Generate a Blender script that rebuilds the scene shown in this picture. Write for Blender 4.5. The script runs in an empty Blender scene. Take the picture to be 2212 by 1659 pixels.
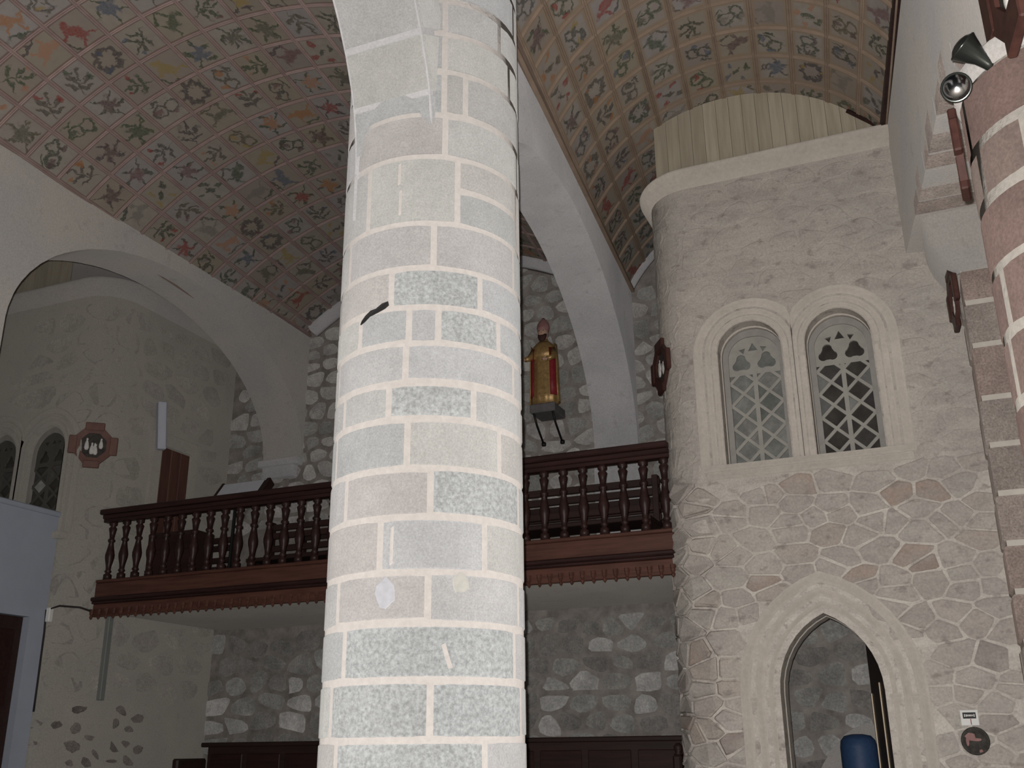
import bpy, math, random
from mathutils import Vector
from mathutils.geometry import tessellate_polygon
random.seed(7)
PI = math.pi
sin, cos, rad = math.sin, math.cos, math.radians
SC = bpy.context.scene
COL = SC.collection

# ------------------------------------------------------------------ camera, world, flash, exposure
F_PX, PXW, PXH = 2220.0, 2212.0, 1659.0
yaw, pitch, roll = rad(22.8), math.atan((1622.0 - 829.5) / F_PX), rad(0.6)
fw = Vector((-sin(yaw) * cos(pitch), cos(yaw) * cos(pitch), sin(pitch)))
r0 = Vector((cos(yaw), sin(yaw), 0)); u0 = r0.cross(fw)
rt = r0 * cos(roll) - u0 * sin(roll); up = rt.cross(fw)
cd = bpy.data.cameras.new('camera'); cam = bpy.data.objects.new('camera', cd); COL.objects.link(cam)
cd.sensor_fit = 'HORIZONTAL'; cd.sensor_width = 36.0; cd.lens = 36.0 * F_PX / PXW
cd.clip_start = 0.05; cd.clip_end = 100
from mathutils import Matrix
EYE = Vector((0, 0, 1.6))
M4 = Matrix.Identity(4)
for i in range(3):
    M4[i][0], M4[i][1], M4[i][2], M4[i][3] = rt[i], up[i], -fw[i], EYE[i]
cam.matrix_world = M4
SC.camera = cam

world = bpy.data.worlds.new('world'); SC.world = world; world.use_nodes = True
world.node_tree.nodes['Background'].inputs[0].default_value = (0.85, 0.92, 1.0, 1)
world.node_tree.nodes['Background'].inputs[1].default_value = 0.012

fl = bpy.data.lights.new('camera_flash', 'POINT'); fl.energy = 1620.0; fl.shadow_soft_size = 0.012
fl.color = (1.0, 0.975, 0.95)
flash = bpy.data.objects.new('camera_flash', fl); COL.objects.link(flash)
flash.location = EYE - rt * 0.035 + up * 0.045 - fw * 0.005

vs = SC.view_settings
SC.display_settings.display_device = 'sRGB'
vs.view_transform = 'Standard'; vs.look = 'None'; vs.gamma = 1.0; vs.exposure = 0.0
vs.use_curve_mapping = False

# ------------------------------------------------------------------ helpers
def tag(o, label=None, cat=None, group=None, kind=None):
    if label: o['label'] = label
    if cat: o['category'] = cat
    if group: o['group'] = group
    if kind: o['kind'] = kind
    return o

def obj(name, verts, faces, mat=None, parent=None, smooth=False, uvs=None):
    me = bpy.data.meshes.new(name)
    me.from_pydata([tuple(v) for v in verts], [], [tuple(f) for f in faces])
    if mat: me.materials.append(mat)
    if smooth:
        me.polygons.foreach_set('use_smooth', [True] * len(me.polygons))
    if uvs:
        ul = me.uv_layers.new(name='UVMap')
        for li, l in enumerate(me.loops):
            ul.data[li].uv = uvs[l.vertex_index]
    me.update()
    o = bpy.data.objects.new(name, me); COL.objects.link(o)
    if parent: o.parent = parent
    return o

def link_copy(o, name=None, parent=None, loc=None):
    c = o.copy(); COL.objects.link(c)
    if parent is not None: c.parent = parent
    if loc is not None: c.location = loc
    return c

def empty(name, loc=(0, 0, 0), label=None, cat=None, group=None, kind=None):
    o = bpy.data.objects.new(name, None); COL.objects.link(o); o.location = loc
    o.empty_display_size = 0.1
    return tag(o, label, cat, group, kind)

class MB:
    def __init__(s): s.v = []; s.f = []
    def add(s, verts, faces):
        n = len(s.v); s.v += [Vector(v) for v in verts]; s.f += [tuple(i + n for i in f) for f in faces]
        return s
    def box(s, x0, x1, y0, y1, z0, z1, bev=0.0):
        if bev <= 0:
            v = [(x, y, z) for z in (z0, z1) for y in (y0, y1) for x in (x0, x1)]
            return s.add(v, [(0, 2, 3, 1), (4, 5, 7, 6), (0, 1, 5, 4), (2, 6, 7, 3), (0, 4, 6, 2), (1, 3, 7, 5)])
        b = bev; v = []; f = []
        # chamfered box: 24 vertices
        idx = {}
        for sx, X in ((0, (x0, x1)[0]), (1, x1)):
            for sy in (0, 1):
                for sz in (0, 1):
                    P = [(x0, x1)[sx], (y0, y1)[sy], (z0, z1)[sz]]
                    d = [b if sx == 0 else -b, b if sy == 0 else -b, b if sz == 0 else -b]
                    for ax in range(3):
                        q = [P[k] + (0 if k == ax else d[k]) for k in range(3)]
                        idx[(sx, sy, sz, ax)] = len(v); v.append(q)
        for ax in range(3):
            o1, o2 = [(1, 2), (0, 2), (0, 1)][ax]
            for side in (0, 1):
                ring = []
                for a_, b_ in ((0, 0), (1, 0), (1, 1), (0, 1)):
                    k = [0, 0, 0]; k[ax] = side; k[o1] = a_; k[o2] = b_
                    ring.append(idx[(*k, ax)])
                f.append(ring)
        for ax in range(3):           # edge chamfers
            o1, o2 = [(1, 2), (0, 2), (0, 1)][ax]
            for a_ in (0, 1):
                for b_ in (0, 1):
                    ks = []
                    for t in (0, 1):
                        k = [0, 0, 0]; k[ax] = t; k[o1] = a_; k[o2] = b_; ks.append(k)
                    f.append([idx[(*ks[0], o1)], idx[(*ks[1], o1)], idx[(*ks[1], o2)], idx[(*ks[0], o2)]])
        for sx in (0, 1):
            for sy in (0, 1):
                for sz in (0, 1):
                    f.append([idx[(sx, sy, sz, a)] for a in range(3)])
        return s.add(v, f)
    def tube(s, pts, r, n=8, cap=True):
        pts = [Vector(p) for p in pts]; rr = r if isinstance(r, (list, tuple)) else [r] * len(pts)
        base = len(s.v); prev = None
        for i, p in enumerate(pts):
            t = (pts[min(i + 1, len(pts) - 1)] - pts[max(i - 1, 0)]).normalized()
            a = prev if prev else (Vector((0, 0, 1)) if abs(t.z) < .9 else Vector((1, 0, 0)))
            u = (a - t * a.dot(t)).normalized(); w = t.cross(u); prev = u
            for k in range(n):
                an = 2 * PI * k / n
                s.v.append(p + (u * cos(an) + w * sin(an)) * rr[i])
        for i in range(len(pts) - 1):
            for k in range(n):
                a, b = base + i * n + k, base + i * n + (k + 1) % n
                s.f.append((a, b, b + n, a + n))
        if cap:
            s.f.append(tuple(base + k for k in range(n))[::-1]); e = base + (len(pts) - 1) * n
            s.f.append(tuple(e + k for k in range(n)))
        return s
    def lathe(s, prof, n=12, c=(0, 0, 0), sx=1.0, sy=1.0):
        base = len(s.v)
        for r, z in prof:
            for k in range(n):
                an = 2 * PI * k / n
                s.v.append(Vector((c[0] + r * cos(an) * sx, c[1] + r * sin(an) * sy, c[2] + z)))
        m = len(prof)
        for i in range(m - 1):
            for k in range(n):
                a, b = base + i * n + k, base + i * n + (k + 1) % n
                s.f.append((a, b, b + n, a + n))
        s.f.append(tuple(base + k for k in range(n))[::-1]); e = base + (m - 1) * n
        s.f.append(tuple(e + k for k in range(n)))
        return s
    def prism(s, poly, fn, d0, d1):
        """poly of 2-D points; fn(a, b, depth) -> point."""
        n = len(poly); base = len(s.v)
        for d in (d0, d1):
            for a, b in poly: s.v.append(Vector(fn(a, b, d)))
        s.f.append(tuple(base + i for i in range(n))); s.f.append(tuple(base + n + i for i in range(n))[::-1])
        for i in range(n):
            j = (i + 1) % n
            s.f.append((base + i, base + n + i, base + n + j, base + j))
        return s
    def build(s, name, mat=None, parent=None, smooth=False):
        return obj(name, s.v, s.f, mat, parent, smooth)

def grid_faces(nu, nv, wrap=False, off=0):
    f = []
    for i in range(nu - 1):
        for j in range(nv if wrap else nv - 1):
            a, b = off + i * nv + j, off + i * nv + (j + 1) % nv
            f.append((a, b, b + nv, a + nv))
    return f

# ------------------------------------------------------------------ node graph sugar
class S:
    def __init__(s, g, k): s.g, s.k = g, k
    def _m(s, op, o=0.0, c=None): return s.g.m(op, s, o, c)
    def __add__(s, o): return s._m('ADD', o)
    __radd__ = __add__
    def __sub__(s, o): return s._m('SUBTRACT', o)
    def __rsub__(s, o): return s.g.m('SUBTRACT', o, s)
    def __mul__(s, o): return s._m('MULTIPLY', o)
    __rmul__ = __mul__
    def __truediv__(s, o): return s._m('DIVIDE', o)
class G:
    def __init__(g, name):
        g.mat = bpy.data.materials.new(name); g.mat.use_nodes = True
        g.nt = g.mat.node_tree; g.N = g.nt.nodes; g.bsdf = g.N['Principled BSDF']
    def put(g, sock, v):
        if isinstance(v, S): g.nt.links.new(v.k, sock)
        elif isinstance(v, (tuple, list)) and len(v) == 3 and sock.type == 'RGBA': sock.default_value = (*v, 1)
        else: sock.default_value = v
    def m(g, op, a, b=0.0, c=None):
        n = g.N.new('ShaderNodeMath'); n.operation = op
        g.put(n.inputs[0], a); g.put(n.inputs[1], b)
        if c is not None: g.put(n.inputs[2], c)
        return S(g, n.outputs[0])
    def smooth(g, x, a, b):
        n = g.N.new('ShaderNodeMapRange'); n.interpolation_type = 'SMOOTHSTEP'
        g.put(n.inputs[0], x); g.put(n.inputs[1], a); g.put(n.inputs[2], b)
        return S(g, n.outputs[0])
    def mapr(g, x, a, b, c, d):
        n = g.N.new('ShaderNodeMapRange')
        for i, v in enumerate((x, a, b, c, d)): g.put(n.inputs[i], v)
        return S(g, n.outputs[0])
    def mix(g, f, a, b, mode='MIX'):
        n = g.N.new('ShaderNodeMix'); n.data_type = 'RGBA'; n.blend_type = mode
        g.put(n.inputs[0], f); g.put(n.inputs[6], a); g.put(n.inputs[7], b)
        return S(g, n.outputs[2])
    def coord(g, what='Object'):
        n = g.N.new('ShaderNodeTexCoord'); return S(g, n.outputs[what])
    def info(g, what='Random'):
        n = g.N.new('ShaderNodeObjectInfo'); return S(g, n.outputs[what])
    def noise(g, vec, scale, detail=3, rough=.55, w=None, col=False):
        n = g.N.new('ShaderNodeTexNoise')
        if w is not None: n.noise_dimensions = '4D'; g.put(n.inputs['W'], w)
        g.put(n.inputs['Vector'], vec); n.inputs['Scale'].default_value = scale
        n.inputs['Detail'].default_value = detail; n.inputs['Roughness'].default_value = rough
        return S(g, n.outputs['Color' if col else 'Fac'])
    def mapping(g, vec, scale=(1, 1, 1), loc=(0, 0, 0)):
        n = g.N.new('ShaderNodeMapping'); g.put(n.inputs[0], vec)
        n.inputs['Scale'].default_value = scale; n.inputs['Location'].default_value = loc
        return S(g, n.outputs[0])
    def sep(g, vec):
        n = g.N.new('ShaderNodeSeparateXYZ'); g.put(n.inputs[0], vec)
        return [S(g, n.outputs[i]) for i in range(3)]
    def ramp(g, f, stops):
        n = g.N.new('ShaderNodeValToRGB'); g.put(n.inputs[0], f); e = n.color_ramp.elements
        while len(e) < len(stops): e.new(0.5)
        for el, (p, c) in zip(e, stops): el.position = p; el.color = (*c, 1)
        return S(g, n.outputs[0])
    def bump(g, h, strength=.3, dist=.01):
        n = g.N.new('ShaderNodeBump'); g.put(n.inputs['Height'], h)
        n.inputs['Strength'].default_value = strength; n.inputs['Distance'].default_value = dist
        g.nt.links.new(n.outputs[0], g.bsdf.inputs['Normal'])
    def out(g, col, rough=.9, spec=.2, metal=0.0, droughness=0.0):
        g.put(g.bsdf.inputs['Base Color'], col); g.put(g.bsdf.inputs['Roughness'], rough)
        g.bsdf.inputs['Specular IOR Level'].default_value = spec
        g.bsdf.inputs['Metallic'].default_value = metal
        if 'Diffuse Roughness' in g.bsdf.inputs: g.bsdf.inputs['Diffuse Roughness'].default_value = droughness
        return g.mat

def mat_stone(name, stops, grain=60, speck=.35, blotch=2.5, bump=.35, dr=.8, spec=.15, mottle=.35):
    """stops: colour ramp over the per-stone random value."""
    g = G(name); c = g.coord(); rnd = g.info('Random')
    base = g.ramp(rnd, stops)
    n1 = g.noise(c, blotch, 4, .6, w=rnd * 20.0); n2 = g.noise(c, grain, 2, .7)
    n3 = g.noise(c, blotch * 6, 5, .65, w=rnd * 9.0)
    f = g.mapr(n1, .3, .7, 1 - mottle, 1 + mottle * .55) * g.mapr(n2, .3, .7, 1 - speck, 1 + speck * .6) * g.mapr(n3, .3, .7, 1 - mottle * .6, 1 + mottle * .4)
    vm = g.N.new('ShaderNodeVectorMath'); vm.operation = 'SCALE'; g.put(vm.inputs[0], base); g.put(vm.inputs['Scale'], f)
    g.bump(n3 + n2 * .35, bump, .012)
    return g.out(S(g, vm.outputs[0]), .92, spec, 0, dr)

def mat_plain(name, col, rough=.8, spec=.2, metal=0., var=.12, scale=6, bump=.1, dr=0.):
    g = G(name); c = g.coord(); n = g.noise(c, scale, 5, .65)
    vm = g.N.new('ShaderNodeVectorMath'); vm.operation = 'SCALE'; g.put(vm.inputs[0], tuple(col)); g.put(vm.inputs['Scale'], g.mapr(n, .3, .7, 1 - var, 1 + var))
    if bump: g.bump(n, bump, .01)
    return g.out(S(g, vm.outputs[0]), rough, spec, metal, dr)

def mat_plaster(name, a, b, stain=(.33, .29, .26), dr=.6):
    g = G(name); c = g.coord()
    n1 = g.noise(c, 1.1, 5, .6); n2 = g.noise(c, 7, 5, .7); n3 = g.noise(c, 60, 2, .6)
    col = g.mix(g.smooth(n1, .35, .65), a, b)
    col = g.mix(g.smooth(n2, .56, .72) * .55, col, stain)
    vm = g.N.new('ShaderNodeVectorMath'); vm.operation = 'SCALE'; g.put(vm.inputs[0], col); g.put(vm.inputs['Scale'], g.mapr(n3, .3, .7, .9, 1.08))
    g.bump(n2 + n3 * .3, .35, .02)
    return g.out(S(g, vm.outputs[0]), .95, .1, 0, dr)

def mat_wood(name, a, b, scale=(1.2, 14, 14), rough=.55, spec=.3):
    g = G(name); c = g.coord(); rnd = g.info('Random')
    n = g.noise(g.mapping(c, scale), 2.0, 5, .6, w=rnd * 15.0)
    col = g.mix(g.smooth(n, .3, .7), a, b)
    col = g.mix(g.mapr(rnd, 0, 1, 0, .35), col, tuple(x * .55 for x in a))
    g.bump(n, .15, .006)
    return g.out(col, rough, spec)

# palette ----------------------------------------------------------
M = {}
M['ashlar'] = mat_stone('ashlar_stone', [(0, (.355, .36, .355)), (.2, (.40, .405, .415)), (.4, (.395, .375, .365)), (.6, (.42, .42, .405)), (.8, (.40, .395, .40)), (1, (.37, .365, .35))], grain=90, speck=.16, mottle=.10, bump=.3, dr=1.0)
M['ashlar_pitted'] = mat_stone('ashlar_pitted_stone', [(0, (.355, .37, .375)), (1, (.39, .40, .40))], grain=48, speck=.30, mottle=.10, bump=.8, dr=1.0)
M['mortar_light'] = mat_plain('pale_mortar', (.49, .458, .435), .95, .1, var=.08, scale=30, bump=.5, dr=1.0)
M['pink_ashlar'] = mat_stone('reddish_ashlar_stone', [(0, (.125, .085, .075)), (.5, (.15, .108, .095)), (1, (.145, .115, .10))], grain=60, speck=.2, mottle=.2, dr=1.0)
M['pink_mortar'] = mat_plain('cream_mortar', (.30, .275, .245), .95, .1, var=.12, scale=30, bump=.5, dr=1.0)
def mat_streak(name, stops, amount, grain=.12, lowcol=None):
    g = G(name); c = g.coord(); rnd = g.info('Random')
    st = g.noise(g.mapping(c, (1.0, 1.0, 2.6)), 3.2, 6, .68); b2 = g.noise(c, 1.3, 3, .5); sp = g.noise(g.mapping(c, (1, 1, 1.6)), 7.5, 4, .6); n2 = g.noise(c, 55, 2, .6)
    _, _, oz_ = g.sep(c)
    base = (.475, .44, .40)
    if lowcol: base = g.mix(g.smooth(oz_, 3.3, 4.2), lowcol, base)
    col = g.mix(amount, base, g.ramp(rnd, stops))
    col = g.mix(g.smooth(st, .36, .66) * (.6 if lowcol else .75), col, (.355, .32, .295)); col = g.mix(g.smooth(b2, .42, .62) * .5, col, (.52, .475, .425))
    col = g.mix(g.smooth(sp, .54, .70) * .75, col, (.27, .235, .215))
    vm = g.N.new('ShaderNodeVectorMath'); vm.operation = 'SCALE'; g.put(vm.inputs[0], col); g.put(vm.inputs['Scale'], g.mapr(n2, .3, .7, 1.0 - grain, 1.0 + grain))
    g.bump(st + n2 * .3, .5, .015)
    return g.out(S(g, vm.outputs[0]), .93, .12)
TST = [(0, (.30, .26, .245)), (.12, (.40, .36, .33)), (.4, (.46, .43, .39)), (.7, (.45, .405, .375)), (.88, (.43, .375, .33)), (.96, (.36, .27, .22)), (1, (.24, .195, .18))]
M['tower_stone'] = mat_streak('tower_rubble_stone', TST, .9)
M['tower_stone_soft'] = mat_streak('tower_rendered_stone', TST, .16)
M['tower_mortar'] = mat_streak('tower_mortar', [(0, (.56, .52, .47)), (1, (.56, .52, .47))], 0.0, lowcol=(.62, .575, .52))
M['carved'] = mat_stone('carved_limestone', [(0, (.52, .48, .43)), (1, (.58, .53, .475))], grain=30, speck=.08, mottle=.09, bump=.12)
M['rubble'] = mat_stone('pale_rubble_stone', [(0, (.30, .295, .275)), (.3, (.43, .42, .40)), (.7, (.53, .51, .49)), (1, (.46, .43, .41))], grain=45, speck=.25, mottle=.3, bump=.5)
M['rubble_dim'] = mat_stone('grey_rubble_stone', [(0, (.29, .275, .26)), (.45, (.33, .32, .30)), (.75, (.40, .395, .375)), (.9, (.55, .54, .525)), (1, (.60, .585, .57))], grain=45, speck=.25, mottle=.35, bump=.5)
M['rubble_mortar'] = mat_plain('grey_rubble_mortar', (.265, .24, .22), .95, .1, var=.38, scale=5, bump=.6)
M['left_stone'] = mat_stone('rendered_stone', [(0, (.35, .33, .295)), (.7, (.375, .35, .315)), (1, (.335, .31, .285))], grain=45, speck=.2, mottle=.2)
M['left_render'] = mat_plaster('cream_render', (.385, .36, .32), (.35, .33, .30), (.28, .27, .25))
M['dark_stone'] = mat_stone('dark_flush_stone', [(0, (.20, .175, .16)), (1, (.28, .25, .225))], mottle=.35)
M['plaster'] = mat_plaster('pale_plaster', (.44, .41, .38), (.40, .385, .375), (.33, .30, .28))
M['plaster_blue'] = mat_plaster('bluish_grey_plaster', (.53, .52, .53), (.45, .445, .455), (.34, .325, .33))
M['gallery_wood'] = mat_wood('gallery_dark_wood', (.024, .011, .010), (.046, .020, .017), rough=.45)
M['fascia_wood'] = mat_wood('gallery_red_wood', (.075, .030, .022), (.125, .052, .036))
M['dark_wood'] = mat_wood('dark_wood', (.026, .014, .012), (.044, .022, .018))
M['door_wood'] = mat_wood('reddish_door_wood', (.095, .044, .034), (.14, .065, .048), (14, 14, 1.2))
M['plank'] = mat_wood('pale_plank_wood', (.37, .325, .25), (.47, .42, .33), (10, 10, .8), .8, .1)
M['batten'] = mat_wood('painted_batten_wood', (.30, .215, .20), (.38, .285, .265), (3, 3, 3), .85, .1)
M['batten_ochre'] = mat_wood('ochre_batten_wood', (.27, .20, .155), (.34, .26, .20), (3, 3, 3), .85, .1)
M['vault_back'] = mat_plain('vault_backing_board', (.25, .19, .16), .95, .1)
M['iron'] = mat_plain('black_iron', (.02, .02, .02), .5, .4, .6, bump=0)
M['chrome'] = mat_plain('polished_chrome', (.42, .42, .43), .16, .5, 1.0, var=.02, bump=0)
M['dark_metal'] = mat_plain('dark_lamp_metal', (.05, .055, .05), .25, .5, .7, bump=0)
M['brass'] = mat_plain('worn_brass', (.40, .33, .24), .4, .5, .8, bump=0)
M['gold'] = mat_plain('old_gilding', (.40, .255, .105), .42, .5, .45, var=.3, scale=25, bump=.4)
M['red_paint'] = mat_plain('red_painted_wood', (.22, .02, .025), .5, .3, var=.25, scale=20)
M['mitre'] = mat_plain('brownish_rose_paint', (.30, .16, .15), .6, .3, var=.2, scale=20)
M['skin_paint'] = mat_plain('painted_skin', (.45, .29, .22), .6, .3)
M['beard'] = mat_plain('dark_brown_beard_paint', (.05, .025, .02), .7, .2)
M['frame_red'] = mat_wood('red_brown_frame_wood', (.15, .075, .062), (.20, .105, .085), (8, 8, 8), .6, .3)
M['frame_dark'] = mat_wood('dark_red_frame_wood', (.052, .021, .018), (.085, .036, .028), (8, 8, 8), .5, .3)
M['relief_dark'] = mat_plain('dark_relief_ground', (.05, .045, .04), .7, .2, var=.5, scale=25)
M['relief_white'] = mat_plain('white_relief_figures', (.60, .58, .55), .7, .2, var=.2, scale=25)
M['bracket_grey'] = mat_plain('grey_painted_bracket', (.13, .12, .125), .8, .2, var=.2, scale=12)
M['white'] = mat_plain('white_card', (.75, .74, .72), .7, .2, var=.03, bump=0)
M['black'] = mat_plain('black_print', (.03, .03, .03), .6, .2, bump=0)
M['paper'] = mat_plain('white_paper', (.60, .61, .66), .8, .1, var=.04, bump=0)
M['blue_white'] = mat_plain('daylight_tinted_white', (.37, .40, .47), .7, .2, var=.06, scale=2, bump=.03)  # bluish daylight from the door is put into this white's colour
M['blue'] = mat_plain('blue_vinyl', (.028, .060, .135), .55, .3, var=.15, scale=30)
M['grey_pvc'] = mat_plain('grey_duct', (.20, .21, .20), .6, .3, var=.05, bump=0)
M['cable'] = mat_plain('dark_cable', (.03, .025, .025), .7, .2, bump=0)
M['speaker'] = mat_plain('pale_grey_enamel', (.52, .53, .60), .6, .3, var=.04, bump=0)
M['deck'] = mat_plaster('grey_underside', (.36, .34, .31), (.33, .31, .29), (.28, .26, .24))
M['floor'] = mat_stone('flagstone', [(0, (.30, .28, .25)), (1, (.38, .35, .31))])
M['pane_dark'] = mat_plain('dark_window_glass', (.055, .05, .045), .12, .5, var=.5, scale=4, bump=0)
M['pane_milky'] = mat_stone('milky_reflecting_glass', [(0, (.19, .20, .185)), (.5, (.23, .235, .22)), (1, (.27, .265, .25))], grain=14, speck=.15, mottle=.35, bump=0, spec=.4)  # reflection of the milky panes is put into these pale greys
M['pane_mix'] = mat_stone('mixed_window_glass', [(0, (.05, .045, .045)), (.6, (.075, .07, .065)), (.75, (.16, .165, .16)), (1, (.25, .255, .24))], grain=20, speck=.1, mottle=.3, bump=0, spec=.4)
M['lead'] = mat_plain('pale_lattice_bars', (.33, .32, .29), .8, .2, bump=0)
M['dim_lead'] = mat_plain('dark_lattice_bars', (.10, .095, .08), .8, .2, bump=0)
M['dim_frame'] = mat_plain('grey_stone_window_frame', (.30, .285, .265), .9, .1, var=.12, scale=8)

# painted ceiling panels: a motif per material, varied per object -----------------------------------
def panel_material(kind, ochre=False):
    g = G('painted_panel_' + ('ochre_' if ochre else '') + kind); uvn = g.N.new('ShaderNodeUVMap'); uv = S(g, uvn.outputs[0])
    rnd = g.info('Random'); ocol = g.info('Color')
    u, v, _ = g.sep(uv)
    nz = g.noise(uv, 2.2, 3, .6, w=rnd * 37.0, col=True); nx, ny, n_z = g.sep(nz)
    off = g.m('FRACT', rnd * 29.3) - .5
    u = (u + off * .25) * .74 + (nx - .5) * .72; v = (v - off * .2) * .74 + (ny - .5) * .72
    a = rnd * 91.7; ca = g.m('COSINE', a); sa = g.m('SINE', a)
    x = u * ca - v * sa; y = u * sa + v * ca
    def ell(cx, cy, ra, rb, ang, e=.28):
        c_, s_ = cos(rad(ang)), sin(rad(ang)); dx, dy = x - cx, y - cy
        p = (dx * c_ + dy * s_) / ra; q = (dy * c_ - dx * s_) / rb
        return 1.0 - g.smooth(g.m('SQRT', p * p + q * q), 1 - e, 1 + e)
    def mx(*l):
        o = l[0]
        for k in l[1:]: o = g.m('MAXIMUM', o, k)
        return o
    r = g.m('SQRT', x * x + y * y); th = g.m('ARCTAN2', y, x)
    grain = g.noise(uv, 9, 3, .7, w=rnd * 11.0)
    if kind == 'flower':
        n = g.m('ROUND', 4.0 + rnd * 4.0)
        pet = 1.0 - g.smooth(r - g.m('COSINE', th * n) * .10, .22, .40)
        leaves = mx(ell(.42, -.1, .24, .07, 20), ell(-.40, -.18, .26, .07, -25), ell(.05, -.5, .34, .04, 85), ell(.26, .42, .2, .06, 55), ell(-.3, .36, .18, .06, 130))
        m1, m2 = pet, leaves
    elif kind == 'sprig':
        m2 = mx(ell(0, 0, .62, .035, 70), ell(.24, .12, .26, .07, 30), ell(-.2, .2, .25, .07, 125), ell(.2, -.22, .27, .08, 15), ell(-.26, -.14, .26, .07, 150), ell(.12, .46, .22, .06, 60))
        m1 = mx(ell(-.36, .36, .13, .11, 0), ell(.4, .36, .10, .10, 0))
    elif kind == 'animal':
        m1 = mx(ell(0, 0, .42, .20, 10), ell(.42, .22, .16, .13, 0), ell(.30, -.30, .06, .22, 8), ell(-.28, -.30, .06, .22, -8), ell(-.48, .12, .22, .05, 140))
        m2 = ell(0, -.58, .5, .06, 4)
    elif kind == 'wreath':
        m2 = 1.0 - g.smooth(g.m('ABSOLUTE', r - .42 - g.m('COSINE', th * 9.0) * .06), .07, .17)
        m1 = mx(ell(.3, .3, .12, .12, 0), ell(-.42, 0, .10, .10, 0))
    elif kind == 'fruit':
        m1 = mx(ell(.35, .30, .19, .12, 40), ell(-.30, .36, .20, .12, 110), ell(-.36, -.32, .19, .11, 60))
        m2 = mx(ell(.32, -.34, .20, .11, 75), ell(0, 0, .22, .10, 120))
    else:
        d1 = g.m('SQRT', (x - .22) * (x - .22) + (y - .1) * (y - .1)); d2 = g.m('SQRT', (x + .25) * (x + .25) + (y + .12) * (y + .12))
        c1 = 1.0 - g.smooth(g.m('ABSOLUTE', d1 - .26), .02, .09); c2 = 1.0 - g.smooth(g.m('ABSOLUTE', d2 - .24), .02, .09)
        m2 = mx(c1, c2, ell(.1, .5, .26, .05, 20)); m1 = mx(ell(.3, .18, .16, .11, 70), ell(-.1, -.42, .16, .1, 20))
    br = g.m('FRACT', rnd * 53.3)
    bg = g.ramp(br, [(0, (.28, .245, .20)), (.3, (.33, .30, .26)), (.55, (.31, .285, .275)), (.8, (.31, .27, .21)), (1, (.28, .24, .215))])
    bg = g.mix(g.smooth(n_z, .35, .7) * .35, bg, (.24, .205, .185))
    dk = g.ramp(g.m('FRACT', rnd * 17.9), [(0, (.045, .05, .04)), (.4, (.06, .085, .05)), (.7, (.075, .06, .07)), (1, (.10, .09, .06))])
    k = g.mapr(grain, .3, .65, .55, 1.0)
    col = g.mix(m2 * k * .92, bg, dk)
    col = g.mix(m1 * k * .88, col, ocol)
    U, V, _ = g.sep(uv)
    edge = g.smooth(g.m('MAXIMUM', g.m('ABSOLUTE', U), g.m('ABSOLUTE', V)), .82, .90)
    if ochre: col = g.mix(g.smooth(g.m('MAXIMUM', g.m('ABSOLUTE', U), g.m('ABSOLUTE', V)), .66, .80) * .8, col, (.30, .23, .165))
    else: col = g.mix(edge * .75, col, (.15, .085, .075))
    return g.out(col, .85, .1)
PANEL = [panel_material(k) for k in ('flower', 'sprig', 'animal', 'wreath', 'fruit', 'curl')]
PANEL_OCHRE = [panel_material(k, True) for k in ('flower', 'sprig', 'animal', 'wreath', 'fruit', 'curl')]
MOTIF_COL = [(.10, .10, .075), (.06, .085, .055), (.24, .045, .04), (.33, .15, .06), (.30, .22, .08), (.09, .11, .15), (.16, .09, .09), (.11, .07, .07), (.20, .18, .16), (.36, .19, .12)]

# ------------------------------------------------------------------ stones: Voronoi polygons on a surface
def clip_half(poly, nx, ny, d):
    out = []
    for i in range(len(poly)):
        a, b = poly[i], poly[(i + 1) % len(poly)]
        da, db = a[0] * nx + a[1] * ny - d, b[0] * nx + b[1] * ny - d
        if da <= 0: out.append(a)
        if (da < 0 < db) or (db < 0 < da):
            t = da / (da - db); out.append((a[0] + (b[0] - a[0]) * t, a[1] + (b[1] - a[1]) * t))
    return out

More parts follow.
